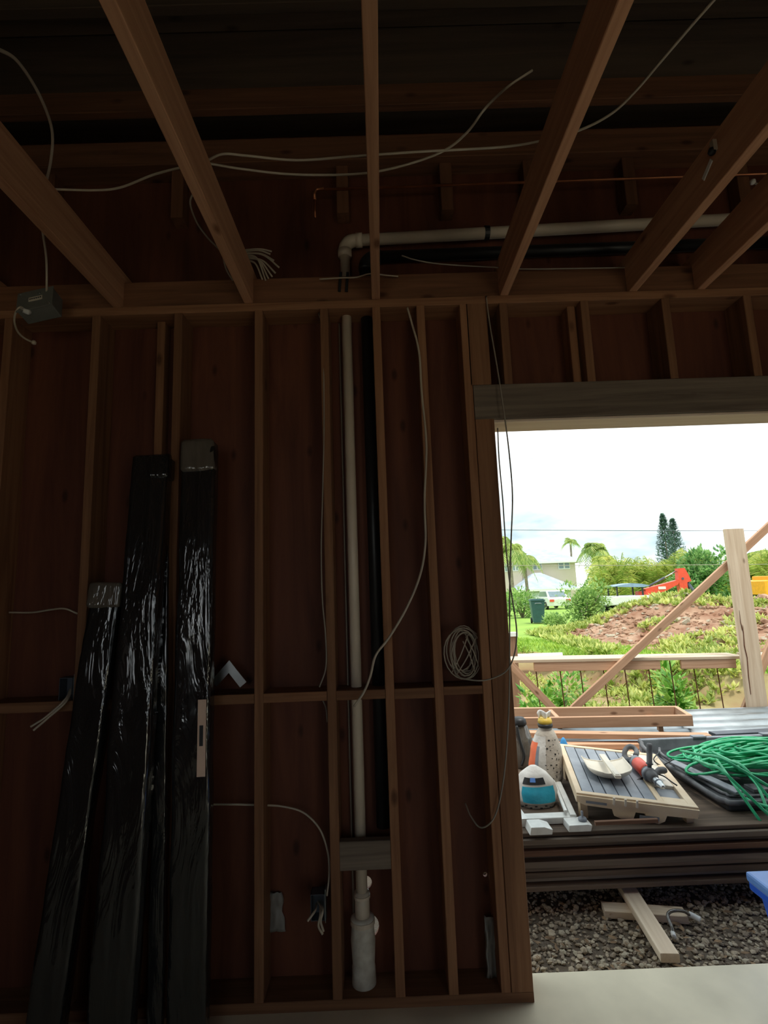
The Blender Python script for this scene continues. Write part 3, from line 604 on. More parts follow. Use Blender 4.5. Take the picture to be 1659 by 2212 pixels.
# white tube scrap on the gravel
tb_ = empty('plastic_tube', at(1460, 2000, Z=-.08), 'bent pale plastic tube with printed end lying on gravel', 'tube')
cable('hose', [at(1455, 2018, Z=-.07), at(1450, 2000, Z=-.05), at(1442, 1978, Z=-.03), at(1452, 1968, Z=-.02), at(1475, 1968, Z=-.03), at(1490, 1976, Z=-.05)], .008, 'wrap_clear', tb_)
cable('sleeve', [at(1488, 1974, Z=-.05), at(1500, 1980, Z=-.055), at(1513, 1987, Z=-.06)], .014, 'white', tb_)
cable('sleeve', [at(1453, 2014, Z=-.068), at(1456, 2024, Z=-.07)], .011, 'white', tb_)

# ---- tile saw table
FL = at(1245, 1712, Z=.430); ex = at(1510, 1745, Z=.372) - FL; LX = ex.length; ex.normalize()
ey = at(1203, 1608, Z=.49) - FL; ey = (ey - ex * ey.dot(ex)); LY = .735; ey.normalize(); ez = ex.cross(ey); Ms = basis(FL, ex, ey, ez)
ts = empty('tile_saw_table', (FL.x + .3, FL.y + .3, ST), 'beige plastic tile saw table with grey slatted top on the stack', 'tile saw')
def sp(name, lo, hi, mat, par=ts, bev=.004): return MB().box(lo, hi).build(name, mat, par, M=Ms, bevel=bev)
SLW = .40
for i in range(6):
    w = SLW / 6; sp('slat', (.035 + i * w + .004, .03, -.022), (.035 + (i + 1) * w - .002, LY - .03, -.004 - (i % 2) * .003), 'slate', bev=.002)
sp('tray', (.02, .02, -.045), (LX - .02, LY - .02, -.024), 'slate')
sp('rim', (0, 0, -.052), (LX, .034, 0), 'beige'); sp('rim', (0, LY - .032, -.05), (LX, LY, 0), 'beige'); sp('rim', (0, .03, -.052), (.034, LY - .03, 0), 'beige')
sp('rim', (LX - .045, .03, -.052), (LX, LY - .03, 0), 'beige'); sp('divider', (.035 + SLW, .03, -.03), (.035 + SLW + .03, LY - .03, 0), 'beige')
sp('side_shelf', (.035 + SLW + .03, .25, -.024), (LX - .04, LY - .03, -.004), 'off_white'); sp('side_shelf', (.035 + SLW + .03, .03, -.024), (LX - .04, .09, -.002), 'beige')
fs_ = MB().prism([(.02, -.05), (.05, -.058), (.19, -.06), (.20, -.095), (.235, -.105), (.30, -.10), (.31, -.062), (.36, -.062), (.37, -.10), (.43, -.108), (.46, -.09), (.47, -.06), (LX - .01, -.055), (LX, -.01), (.0, -.01)], -.012, .02)
skirt = fs_.build('front_skirt', 'beige', ts, M=Ms, smooth='fix')
for p in skirt.data.polygons: p.use_smooth = False
MB().box((.33, -.016, -.092), (.43, -.0125, -.072)).build('badge', 'grey_plastic', skirt, M=Ms)
for x in (.19, .25, .31): MB().box((x, -.02, -.035), (x + .012, -.012, .004)).build('hinge_tab', 'off_white', skirt, M=Ms, bevel=.002)
sp('vent_slot', (.05, -.0135, -.045), (.16, -.0125, -.032), 'grey_plastic', skirt, 0)
for (u, v) in ((.02, .05), (LX - .06, .05), (.02, LY - .08), (LX - .06, LY - .08)):
    c = Ms @ Vector((u + .02, v, -.05)); MB().box((c.x - .02, c.y - .02, ST + .001), (c.x + .02, c.y + .02, max(c.z + .008, ST + .012))).build('foot', 'beige_dark', ts)
# ---- white scoop lying on the saw
Sc = Ms @ Vector((.235, .30, .052)); dirv = (at(1352, 1702, Z=.45) - at(1285, 1612, Z=.45)); dirv.z = 0; dirv.normalize()
sx_ = Vector((dirv.y, -dirv.x, 0)) * -1
Mq = basis(Sc, sx_, dirv, Vector((0, 0, 1)))
sc = empty('plastic_scoop', Sc - Vector((0, 0, .05)), 'off-white plastic scoop resting on the slatted saw table', 'scoop')
m = MB()
def bowl(u, v):
    a = math.pi * (u - .5) * 1.02; yy = -.17 + .30 * v; wdt = .125 * (1 - max(0, (v - .62) / .38) ** 2.2 * .55); dep = .052 * (.55 + .45 * math.sin(min(1, v * 1.25) * math.pi * .5)) * (1 if v < .75 else max(.12, 1 - ((v - .75) / .25) ** 2))
    return Vector((wdt * math.sin(a), yy, .0 - dep * math.cos(a) + .004))
m.grid(bowl, 16, 14); bo = m.build('bowl', 'off_white', sc, smooth=True, M=Mq); sm = bo.modifiers.new('thickness', 'SOLIDIFY'); sm.thickness = .004
MB().tube([Vector((math.sin(math.pi * (u - .5) * 1.02) * .125, -.17, .004 - .0286 * math.cos(math.pi * (u - .5) * 1.02))) for u in lin(0, 1, 14)], .004, 6).build('rim', 'off_white', bo, M=Mq, smooth=True)
MB().prism([(-.016, -.008), (.016, -.008), (.018, .010), (-.018, .010)], -.16, .235, M=Matrix.Translation((0, 0, .012))).build('handle', 'off_white', sc, M=Mq, bevel=.003)
MB().box((-.013, .15, .0), (.013, .225, .026)).build('grip_end', 'off_white', sc, M=Mq, bevel=.004)
# ---- corded drill
dz = Ms @ Vector((.55, .40, 0)); A0 = at(1368, 1640, Z=dz.z + .055); A1 = at(1434, 1702, Z=dz.z + .020)
dr = empty('corded_drill', ((A0.x + A1.x) / 2, (A0.y + A1.y) / 2, dz.z), 'red and grey corded drill with side handle on the saw table', 'drill')
def L_(t): return A0 + (A1 - A0) * t
MB().tube([L_(.14), L_(.17), L_(.42), L_(.48)], [.030, .040, .041, .034], 16).build('motor_housing', 'red_tool', dr, smooth=True)
MB().tube([L_(.02), L_(.06), L_(.16), L_(.18)], [.026, .036, .040, .036], 16).build('rear_cap', 'grey_plastic', dr, smooth=True)
MB().tube([L_(.46), L_(.50), L_(.68), L_(.74)], [.034, .037, .033, .024], 16).build('gear_case', 'dusty_black', dr, smooth=True)
ch = MB().tube([L_(.73), L_(.76), L_(.88), L_(.90), L_(.97), L_(1.0)], [.016, .020, .021, .017, .014, .008], 16).build('chuck', 'steel', dr, smooth=True)
MB().tube([L_(.84), L_(.87)], .0225, 16).build('chuck_ring', 'dark_steel', ch, smooth=True)
hb = L_(.56); ht = at(1403, 1606, Y=hb.y + .01)
MB().tube([hb, hb + (ht - hb) * .30, hb + (ht - hb) * .34, hb + (ht - hb) * .38, hb + (ht - hb) * .95, ht], [.012, .012, .022, .016, .017, .013], 14).build('side_handle', 'dusty_black', dr, smooth=True)
MB().tube([hb - (A1 - A0).normalized() * .012, hb + (A1 - A0).normalized() * .012], .042, 16).build('handle_collar', 'grey_plastic', dr, smooth=True)
q = [L_(.10) + Vector((-.02, 0, .015)), at(1352, 1640, Y=3.66), at(1350, 1622, Y=3.70), at(1362, 1612, Y=3.70), at(1375, 1622, Y=3.67), L_(.03) + Vector((.012, 0, .025))]
MB().tube(smooth_path(q, 5), .016, 10).build('rear_handle', 'dusty_black', dr, smooth=True)
MB().tube(smooth_path([hb + Vector((.03, 0, 0)), hb + Vector((.07, .02, .012)), hb + Vector((.115, .03, .010))], 4), [.016] * 4 + [.02] * 4 + [.016], 10).build('side_grip', 'dusty_black', dr, smooth=True)
cable('key_cord', [at(1376, 1690, Y=3.36), at(1392, 1678, Y=3.38), at(1410, 1672, Y=3.36), at(1432, 1676, Y=3.32), at(1452, 1690, Y=3.26), at(1463, 1697, Y=3.24)], .004, 'black', dr)
MB().tube([at(1372, 1692, Y=3.36), at(1390, 1680, Y=3.38)], [.016, .007], 8).build('strain_relief', 'black', dr, smooth=True)
cable('power_cord', [at(1455, 1640, Y=3.62), at(1437, 1650, Y=3.6), at(1424, 1652, Y=3.58), at(1412, 1640, Y=3.6), at(1425, 1624, Y=3.7)], .004, 'black', dr)
# ---- open black plastic case
CX0, CX1, CY0, CY1 = 1.90, 3.0, 3.16, 4.20
ca = empty('tool_case', (2.4, 3.6, ST), 'large open black plastic tool case holding the green cord', 'tool case')
CZ = ST + .052
MB().box((CX0 + .03, CY0 + .03, ST + .001), (CX1, CY1 - .03, CZ)).build('shell', 'black_plastic', ca, bevel=.012)
def rim(pts, r_, nm): MB().tube(smooth_path(pts, 3), r_, 8).build(nm, 'dusty_black', ca, smooth=True)
rim([(CX1, CY0 + .01, CZ), (CX0 + .14, CY0 + .01, CZ), (CX0 + .03, CY0 + .05, CZ), (CX0, CY0 + .16, CZ + .004), (CX0, CY1 - .2, CZ + .03), (CX0 + .02, CY1 - .04, CZ + .055), (CX0 + .12, CY1, CZ + .06), (CX1, CY1, CZ + .06)], .016, 'rim')
rim([(CX1, CY0 + .09, CZ + .004), (CX0 + .18, CY0 + .09, CZ + .004), (CX0 + .09, CY0 + .13, CZ + .006), (CX0 + .07, CY0 + .24, CZ + .010), (CX0 + .07, CY1 - .25, CZ + .024), (CX0 + .12, CY1 - .1, CZ + .03)], .010, 'inner_ridge')
MB().box((CX0 + .10, CY0 + .34, CZ - .004), (CX0 + .32, CY0 + .56, CZ + .012)).build('molded_pocket', 'dusty_black', ca, bevel=.008)
MB().box((CX0 + .02, CY1 - .03, CZ - .02), (CX1, CY1 + .012, CZ + .075)).build('back_edge', 'grey_plastic', ca, bevel=.006)
for x in (CX0 + .42, CX0 + .95): MB().box((x, CY1 - .035, CZ + .07), (x + .10, CY1 + .016, CZ + .085)).build('latch', 'grey_plastic', ca, bevel=.003)
MB().box((CX0 + .26, CY0 + .14, CZ), (CX0 + .36, CY0 + .23, CZ + .022)).build('clasp', 'dusty_black', ca, bevel=.004)
a_, b_ = at(1452, 1645, Z=ST + .115), at(1598, 1712, Z=ST + .080)
pl = (b_ - a_); tag(lumber('grey_straightedge', a_, b_, .062, .012, 'grey_plastic', None, (pl.y, -pl.x, 0)), 'long dusty grey straightedge lying slantwise across the black case', 'straightedge')
# ---- green extension cord heap (one continuous cord)
pts = []; rnd = random.Random(5); cx, cy = 2.36, 3.62
NL = 40
for i in range(NL * 14):
    t = i / 14; a = 2 * math.pi * t; kk = int(t); rr = random.Random(kk * 3 + 1); rn = random.Random(kk * 3 + 4); f_ = t - kk; f_ = f_ * f_ * (3 - 2 * f_)
    def pick(lo, hi): return (lo + (hi - lo) * rr.random()) * (1 - f_) + (lo + (hi - lo) * rn.random()) * f_
    ax = pick(.22, .50); ay = pick(.08, .20); ox = pick(-.06, .28); oy = pick(-.20, .22); tilt = pick(-.5, .15); zb = pick(.0, 1.0)
    X_ = ax * math.cos(a); Y_ = ay * math.sin(a)
    x = cx + ox + X_ * math.cos(tilt) - Y_ * math.sin(tilt); y_ = cy + oy + X_ * math.sin(tilt) + Y_ * math.cos(tilt)
    edge = math.exp(-((x - cx - .15) / .55) ** 2 - ((y_ - cy) / .42) ** 2)
    z = CZ + .028 + .19 * edge * (.15 + .85 * zb) + .012 * math.sin(3 * a + kk)
    pts.append((x, y_, z))
gc = empty('green_extension_cord', (cx, cy, CZ), 'tangled heap of green extension cord on the black case', 'extension cord')
MB().tube(smooth_path(pts, 3), .0085, 6).build('cord', 'green_cord', gc, smooth=True)
for i, (x0, y0, x1, y1, x2, y2, Yf) in enumerate([(1548, 1640, 1590, 1700, 1648, 1782, 3.06), (1500, 1640, 1560, 1665, 1660, 1760, 3.04), (1600, 1650, 1640, 1705, 1672, 1790, 3.02), (1540, 1625, 1610, 1660, 1670, 1735, 3.08), (1580, 1690, 1620, 1730, 1668, 1745, 3.06), (1470, 1622, 1560, 1640, 1672, 1705, 3.12)]):
    cable('cord_strand', [at(x0, y0, Y=3.55), at((x0 + x1) / 2, (y0 + y1) / 2, Y=3.36), at(x1, y1, Y=3.2), at(x2, y2, Y=Yf)], .0085, 'green_cord', gc)
# ---- bags
def bag(name, label, c, prof, mats, seed, ax=1.0, ay=.75, faces=None, cat='bag', parts=None, lean=(0, 0)):
    root = empty(name, c, label, cat); c = Vector(c); n = 28
    def pt_(k_, j, off=0.0):
        r_, z = k_; w = 2 * math.pi * j / n; p = Vector((math.cos(w), math.sin(w), 0)); d = 1 + .10 * noise.noise(Vector((p.x * 1.6, p.y * 1.6, z * 9 + seed))) + .035 * noise.noise(Vector((p.x * 6, p.y * 6, z * 16 + seed)))
        return c + Vector((p.x * ax * (r_ * d + off) + lean[0] * z, p.y * ay * (r_ * d + off) + lean[1] * z, z))
    P = []
    for i in range(len(prof) - 1):
        for q in range(4): t = q / 4; P.append((prof[i][0] * (1 - t) + prof[i + 1][0] * t, prof[i][1] * (1 - t) + prof[i + 1][1] * t))
    P.append(prof[-1])
    def patch(nm, j0, j1, z0, z1, mt, off=.0015, par=root):
        m = MB(); rows = [k_ for k_ in P if z0 <= k_[1] <= z1]; nn = j1 - j0 + 1
        vs = [pt_(k_, j, off) for k_ in rows for j in range(j0, j1 + 1)]
        m.add(vs, [(i * nn + j, i * nn + j + 1, (i + 1) * nn + j + 1, (i + 1) * nn + j) for i in range(len(rows) - 1) for j in range(nn - 1)])
        return m.build(nm, mt, par, smooth=True)
    m = MB(); vs = [pt_(k_, j) for k_ in P for j in range(n)]
    fs = [(i * n + j, i * n + (j + 1) % n, (i + 1) * n + (j + 1) % n, (i + 1) * n + j) for i in range(len(P) - 1) for j in range(n)] + [tuple(range(n - 1, -1, -1)), tuple((len(P) - 1) * n + j for j in range(n))]
    m.add(vs, fs); body = m.build('sack', mats, root, smooth=True)
    return root, patch, pt_, P
bc = Vector((1.045, 3.70, ST))
b1, patch, pt_, P1 = bag('cement_bag', 'tall twisted-neck paper cement bag with orange print on the stack', bc, [(.095, 0), (.112, .05), (.112, .16), (.098, .24), (.070, .32), (.044, .365), (.040, .38), (.046, .40), (.038, .42)], 'bag_brown', 2, 1.0, .8, lean=(.06, 0))
patch('white_panel', 12, 20, .02, .33, 'bag_paper')
patch('orange_print', 12, 17, .05, .28, 'bag_orange', .003)
patch('dark_print', 17, 18, .10, .26, 'grey_plastic', .0032)
def rad(P, z): return min(P, key=lambda q: abs(q[1] - z))[0]
for k_ in range(9):
    for jj in range(4):
        if (k_ * 7 + jj * 5) % 4 == 0: continue
        zq = .07 + k_ * .028 + U(-.008, .008); jq = 20.2 + jj * 1.25 + U(-.35, .35); q = pt_((rad(P1, zq), zq), jq, .003); q2 = pt_((rad(P1, zq), zq), jq + .5, .003); tq = (q2 - q).normalized(); hq = U(.004, .012)
        wq = U(.002, .007); MB().add([q - tq * wq, q + tq * wq, q + tq * wq + Vector((0, 0, hq)), q - tq * wq + Vector((0, 0, hq))], [(0, 1, 2, 3)]).build('print_mark', 'black', b1)
nk = pt_((.03, .44), 0); nkc = bc + Vector((.06 * .38, 0, .38))
MB().lathe([(.047, -.012), (.050, 0), (.046, .012)], nkc, 18).build('black_tie', 'black', b1, smooth=True)
MB().lathe([(.044, .012), (.048, .024), (.042, .044)], nkc, 18).build('yellow_band', 'ochre', b1, smooth=True)
scr = MB(); scr.grid(lambda u, v: nkc + Vector(((u - .5) * .07 * (1 + .4 * v), .02 * math.sin(u * 9), .04 + .055 * v * (1 - .5 * abs(u - .6)) + .012 * math.sin(u * 7))), 8, 4); o = scr.build('torn_top', 'white', b1, smooth=True); o.modifiers.new('thickness', 'SOLIDIFY').thickness = .002
tc_ = Vector((.895, 3.40, ST))
b2, patch, pt_, P2 = bag('grout_bag', 'white and teal printed bag slumped in front of the cement bag', tc_, [(.10, .0), (.120, .035), (.125, .085), (.112, .135), (.080, .18), (.045, .205), (.02, .22)], 'bag_paper', 8, 1.0, .72, lean=(-.02, .05))
patch('teal_panel', 17, 25, .030, .130, 'bag_teal')
patch('dark_header', 17, 23, .130, .175, 'black', .002)
patch('brown_edge', 17, 25, .014, .030, 'bag_brown', .002)
q = pt_((rad(P2, .148), .148), 19, .002); q2 = pt_((rad(P2, .148), .148), 20.4, .002); q3 = pt_((rad(P2, .170), .170), 20.4, .002); q4 = pt_((rad(P2, .170), .170), 19, .002)
MB().add([q, q2, q3, q4], [(0, 1, 2, 3)]).build('sticker', 'tote_lid', b2)
for i in range(7):
    j = 17 + i; q = pt_((.131, .014 + .010 * (i % 2)), j, .002); MB().box((q.x - .007, q.y - .002, q.z - .003), (q.x + .007, q.y + .002, q.z + .004)).build('print_mark', 'black', b2)
b3, patch, pt_, P3 = bag('clear_bag', 'clear plastic sack with black drawn top behind the cement bag', (.985, 4.08, ST), [(.085, 0), (.095, .08), (.085, .20), (.06, .28), (.045, .31)], 'wrap_clear', 5, 1.0, .8)
MB().lathe([(.048, .29), (.055, .305), (.05, .33), (.035, .345)], (.985, 4.08, ST), 16).build('black_top', 'black', b3, smooth=True)
cable('black_strap', [pt_((.07, .30), 19, .004), pt_((.085, .2), 20, .006), pt_((.095, .1), 21, .006), pt_((.09, .03), 20, .006)], .009, 'black', b3)
rg = MB(); rc = at(1212, 1668, Z=ST + .03)
rg.lathe([(.028, 0), (.036, .02), (.030, .05), (.016, .085), (.006, .10)], (1.275, 3.99, ST + .115), 14)
tag(rg.build('blue_rag', 'blue_rag', smooth=True), 'bright blue rag tucked beside the saw table', 'rag')
bk = bx('support_block', (1.20, 3.95, ST), (1.34, 4.06, ST + .115), 'weathered', None, 'x'); tag(bk, 'small dark wood block under the blue rag', 'wood block')
# ---- cast aluminium tool base
tl = empty('saw_base', (.93, 3.2, ST), 'dusty white cast metal saw base with rails on the stack edge', 'saw base')
def tlbox(nm, lo, hi, mt='alu', bv=.005, M=None): return MB().box(lo, hi, M=M).build(nm, mt, tl, bevel=bv)
Z0 = ST + .001
def rail_(nm, p, q, w, h): return lumber(nm, p, q, w, h, 'alu', tl, ((q - p).y, -(q - p).x, 0))
rail_('rail', Vector((1.10, 3.62, Z0 + .024)), Vector((1.018, 3.12, Z0 + .024)), .035, .046)
rail_('rail', Vector((1.065, 3.60, Z0 + .055)), Vector((.985, 3.14, Z0 + .055)), .018, .016)
rail_('rail', Vector((.72, 3.60, Z0 + .022)), Vector((.74, 3.10, Z0 + .022)), .045, .042)
rail_('crossbar', Vector((.70, 3.15, Z0 + .02)), Vector((1.03, 3.15, Z0 + .02)), .07, .034)
MB().prism([(.955, .0), (1.03, 0), (1.075, .0), (1.085, .03), (1.06, .036), (.96, .034)], 3.02, 3.12, M=Matrix.Translation((0, 0, Z0))).build('foot_block', 'alu', tl, bevel=.004)
kb = MB().lathe([(.022, 0), (.024, .01), (.019, .018), (.006, .020), (.006, .05)], (1.05, 3.07, Z0 + .034), 14).build('knob', 'grey_plastic', tl, smooth=True)
MB().prism([(.74, 0), (.86, 0), (.865, .025), (.82, .04), (.75, .04)], 3.00, 3.10, M=Matrix.Translation((0, 0, Z0))).build('foot_block', 'alu', tl, bevel=.004)
# ---- lumber and metal sheets behind the stack
pile = .0
SZ = .22
for i, (y0, y1) in enumerate(((4.32, 4.42), (5.3, 5.4))):
    tag(bx('sleeper_block', (.9, y0, -.11), (5.2, y1, SZ), 'weathered', None, 'x'), ['dark timber sleeper under the near side of the metal sheets', 'dark timber sleeper under the far side of the metal sheets'][i], 'board')
def corr(label, x0, x1, y0, y1, z, amp=.022):
    m = MB(); m.grid(lambda u, v: Vector((x0 + (x1 - x0) * u, y0 + (y1 - y0) * v, z + amp * math.sin(v * (y1 - y0) / .22 * 2 * math.pi))), 1, int((y1 - y0) / .22 * 14))
    o = m.build('corrugated_sheet', 'galv', smooth=True); o.modifiers.new('thickness', 'SOLIDIFY').thickness = .002
    return tag(o, label, 'metal sheet', 'corrugated roofing sheets')
corr('galvanised corrugated roofing sheet, lower of the two beneath the wood frame', 1.0, 5.2, 4.34, 5.40, SZ + .025)
corr('galvanised corrugated roofing sheet, upper sheet with its wavy edge exposed', 1.4, 5.3, 4.48, 5.45, SZ + .076)
FZ = SZ + .102
fr = empty('timber_ladder', (1.9, 5.0, FZ), 'open rectangular two-by-four frame lying on the metal sheets', 'timber frame')
def fl(nm, a, b, w=.038, h=.089, par=fr): return lumber(nm, a, b, w, h, 'fir', par, (b[1] - a[1], -(b[0] - a[0]), 0))
zf = FZ + .065; 
fl('rail', (.6, 4.80, zf + .03), (2.62, 4.70, zf + .012)); fl('rail', (.6, 5.20, zf + .03), (2.68, 5.03, zf + .012))
fl('end_rail', (2.612, 4.72, zf + .012), (2.67, 5.02, zf + .012)); fl('cross_rail', (1.5, 4.76, zf + .01), (1.53, 5.1, zf + .01)); fl('cross_rail', (.62, 4.80, zf + .03), (.62, 5.18, zf + .03))
for (x, y) in ((2.36, 4.74), (2.42, 5.02), (.8, 4.8), (.8, 5.15)): bx('leg', (x - .02, y - .018, FZ - .016), (x + .02, y + .018, zf - .02), 'fir', fr)
for i, (a, b, lab) in enumerate((((.7, 4.62, .385), (2.55, 4.35, .36), 'long two-by-four slanting in front of the wood frame'), ((.7, 4.50, .315), (2.5, 4.36, .30), 'second two-by-four lying lower in the lumber pile'), ((.7, 4.43, .265), (2.3, 4.30, .262), 'darker two-by-four at the bottom of the lumber pile behind the saw'), ((.8, 4.335, .245), (2.15, 4.255, .24), 'pale narrow board wedged behind the stack top'))):
    tag(lumber('lumber_stick', a, b, .089 if i < 3 else .04, .038 if i else .04, ['fir', 'fir', 'fir', 'fir_pale'][i] if i != 2 else 'fir', None, (b[1] - a[1], -(b[0] - a[0]), 0)), lab, 'lumber')
tag(lumber('metal_trim', (2.58, 4.36, .372), (4.2, 4.42, .372), .09, .03, 'dark_steel', None, (0, 1, 0)), 'dark bluish metal trim length beside the green cord', 'metal trim')
# ---- post, rail, braces, form boards
tag(bx('wood_post', (3.655, 5.50, -.10), (3.855, 5.54, 2.11), 'fir_pale'), 'tall pale plank post with a long crack rising past the rail', 'post')
po = bpy.data.objects['wood_post']
ck_ = [at(1597, 1318, Y=5.498), at(1600, 1345, Y=5.498), at(1606, 1365, Y=5.498), at(1608, 1395, Y=5.498), at(1614, 1420, Y=5.498), at(1617, 1460, Y=5.498), at(1622, 1500, Y=5.498)]
MB().tube(ck_, [.001, .0035, .004, .005, .004, .0045, .003], 5).build('crack', 'rust', po)
rl = [(('form_rail'), (0.4, 5.64, .83), (3.70, 5.64, .785), .14, .030, 'fir_pale', 'long flat top board of the concrete form rail behind the lumber')]
tag(lumber('form_rail', (.4, 5.74, .835), (3.75, 5.74, .772), .30, .03, 'fir_pale', None, (0, 1, 0)), 'long flat sunlit top board of the form rail', 'board')
def rz(x): return .835 + (.772 - .835) * (x - .4) / 3.35 - .015
tag(lumber('form_board', (1.55, 5.61, rz(1.55) - .046), (2.86, 5.61, rz(2.86) - .046), .028, .09, 'fir', None, (0, 1, 0)), 'pinkish edge board under the rail left of the leafy gap', 'board')
tag(lumber('form_board', (3.08, 5.61, rz(3.08) - .046), (3.65, 5.61, rz(3.65) - .046), .028, .09, 'fir', None, (0, 1, 0)), 'short pinkish edge board under the rail beside the post', 'board')
tag(lumber('form_rail', (3.86, 5.74, .77), (6.2, 5.74, .72), .30, .03, 'fir_pale', None, (0, 1, 0)), 'form rail board continuing past the post', 'board')
def brace(a, b, lab): tag(lumber('brace', a, b, .038, .075, 'fir', None, (0, 1, 0)), lab, 'brace')
a = at(1252, 1518, Y=5.57); b = at(1566, 1225, Y=5.57); dd = (b - a).normalized()
brace(a - dd * .15, b + dd * 1.6, 'long diagonal wooden brace crossing behind the plank post')
a = at(1105, 1438, Y=5.57); b = at(1192, 1528, Y=5.57); dd = (b - a).normalized(); brace(a - dd * .10, b + dd * .12, 'shorter diagonal brace sloping down beside the door jamb')
a = at(1642, 1450, Y=5.57); b = at(1660, 1405, Y=5.57); dd = (b - a).normalized(); brace(a - dd * .8, b + dd * 1.0, 'steep brace end just past the plank post')
for i, px in enumerate((1160, 1212, 1256, 1306, 1352, 1404, 1452, 1502, 1552)):
    p = at(px, 1460, Y=5.72); o = MB().tube([(p.x + .03, 5.72, -.15), (p.x - .01, 5.72, rz(min(3.7, p.x)) - .02)], .0055, 6).build('rebar_rod', 'rust', smooth=True)
    tag(o, 'rusty rebar rod under the form rail, %s from the door jamb' % ['first', 'second', 'third', 'fourth', 'fifth', 'sixth', 'seventh', 'eighth', 'ninth'][i], 'rebar', 'rebar rods under the form rail')
pp_ = MB().tube([at(1040, 1423, Y=13.05), at(1215, 1417, Y=12.75)], .085, 14).build('grey_pipe', 'white', smooth=True); tag(pp_, 'pale pipe lying at the foot of the lawn bank near the jamb', 'pipe')
sk = at(1106, 1395, Y=9.0); sk_t = at(1106, 1366, Y=9.0)
stk = empty('boundary_stake', (sk.x, 9.0, -.6), 'short reddish stake with white cap on the bank', 'stake')
MB().box((sk.x - .07, 8.93, -.62), (sk.x + .07, 9.07, sk_t.z - .06)).build('shaft', 'weathered_red', stk); MB().box((sk.x - .09, 8.91, sk_t.z - .06), (sk.x + .09, 9.09, sk_t.z)).build('cap', 'white', stk)

# ---- blue tote on the slab
Tt = at(1609, 1881, Z=.45); tx, ty = Tt.x, Tt.y
to = empty('blue_tote', (tx + .3, ty - .3, 0), 'blue plastic storage tote with lighter lid at the slab edge', 'tote')
m = MB(); w, d = .60, .62; t_ = .05
vs = [(tx + t_ + .03, ty - .03 - t_, .001), (tx + w - t_, ty - .03 - t_, .001), (tx + w - t_, ty - d + t_, .001), (tx + t_ + .03, ty - d + t_, .001), (tx + .025, ty - .025, .40), (tx + w - .02, ty - .025, .40), (tx + w - .02, ty - d + .02, .40), (tx + .025, ty - d + .02, .40)]
m.add(vs, [(0, 1, 2, 3), (4, 7, 6, 5), (0, 4, 5, 1), (1, 5, 6, 2), (2, 6, 7, 3), (3, 7, 4, 0)]); m.build('body', 'tote_blue', to, bevel=.012)
MB().box((tx + .005, ty - d + .005, .385), (tx + w - .005, ty - .005, .42)).build('rim', 'tote_blue', to, bevel=.008)
MB().box((tx, ty - d, .415), (tx + w, ty, .45)).build('lid', 'tote_lid', to, bevel=.010)
for i in range(3): yv = ty - .16 - i * .15; MB().box((tx + .03, yv - .02, .06), (tx + .05, yv + .02, .37)).build('rib', 'tote_blue', to, bevel=.006)

# ---- gravel: single stones plus the countless rest
def stone_mesh(nm, mt, seed):
    bm = bmesh.new(); bmesh.ops.create_icosphere(bm, subdivisions=1, radius=1); rr = random.Random(seed)
    for v in bm.verts: v.co = Vector((v.co.x * rr.uniform(.75, 1.1), v.co.y * rr.uniform(.65, 1.0), v.co.z * rr.uniform(.45, .75)))
    me = bpy.data.meshes.new(nm); bm.to_mesh(me); bm.free(); me.materials.append(MATS[mt]); return me
SM = [stone_mesh('stone', ['stone_a', 'stone_b', 'stone_c'][i % 3], i) for i in range(7)]
rs = random.Random(3)
for i in range(260):
    y = 2.46 + .62 * rs.random() ** 1.3; x = rs.uniform(.55, 1.62) * (y / 2.5) ; s_ = rs.uniform(.010, .021)
    M = Matrix.Translation((x, y, -.10 + s_ * .55)) @ Matrix.Rotation(rs.uniform(0, 6.3), 4, 'Z') @ Matrix.Rotation(rs.uniform(-.4, .4), 4, 'X') @ Matrix.Diagonal((s_, s_ * rs.uniform(.8, 1.3), s_, 1))
    link('stone', SM[i % 7], gravel_ground, M)
m = MB(); ico = [(v.co.copy()) for v in SM[0].vertices]; icf = [tuple(p.vertices) for p in SM[0].polygons]
for i in range(5200):
    y = rs.uniform(2.45, 3.4); x = rs.uniform(.35, 2.6); s_ = rs.uniform(.006, .014); Rm = Matrix.Rotation(rs.uniform(0, 6.3), 3, 'Z') @ Matrix.Rotation(rs.uniform(-1, 1), 3, 'X')
    m.add([Rm @ (v * s_ * rs.uniform(.8, 1.15)) + Vector((x, y, -.10 + s_ * .45)) for v in ico], icf, rs.choice((0, 0, 1, 1, 2)))
tag(m.build('gravel', ['stone_a', 'stone_b', 'stone_c'], origin=(0, 0, 0)), 'loose grey and tan gravel between slab and stack', 'gravel', kind='stuff')
m = MB()
for i in range(170):
    y = rs.uniform(2.5, 3.2); x = rs.uniform(.5, 2.1); s_ = rs.uniform(.008, .024); Rm = Matrix.Rotation(rs.uniform(0, 6.3), 3, 'Z') @ Matrix.Rotation(rs.uniform(-.5, .5), 3, 'X'); c = Vector((x, y, -.082 + rs.uniform(0, .012)))
    m.add([Rm @ (Vector(q) * s_) + c for q in ((-1, 0, 0), (-.3, -.4, .12), (.5, -.3, .1), (1, 0, .2), (.5, .3, .1), (-.3, .4, .12))], [(0, 1, 2, 3, 4, 5)])
tag(m.build('dry_leaf_litter', 'dry_leaf', origin=(0, 0, 0)), 'dry brown leaf litter scattered over the gravel', 'leaf litter', kind='stuff')

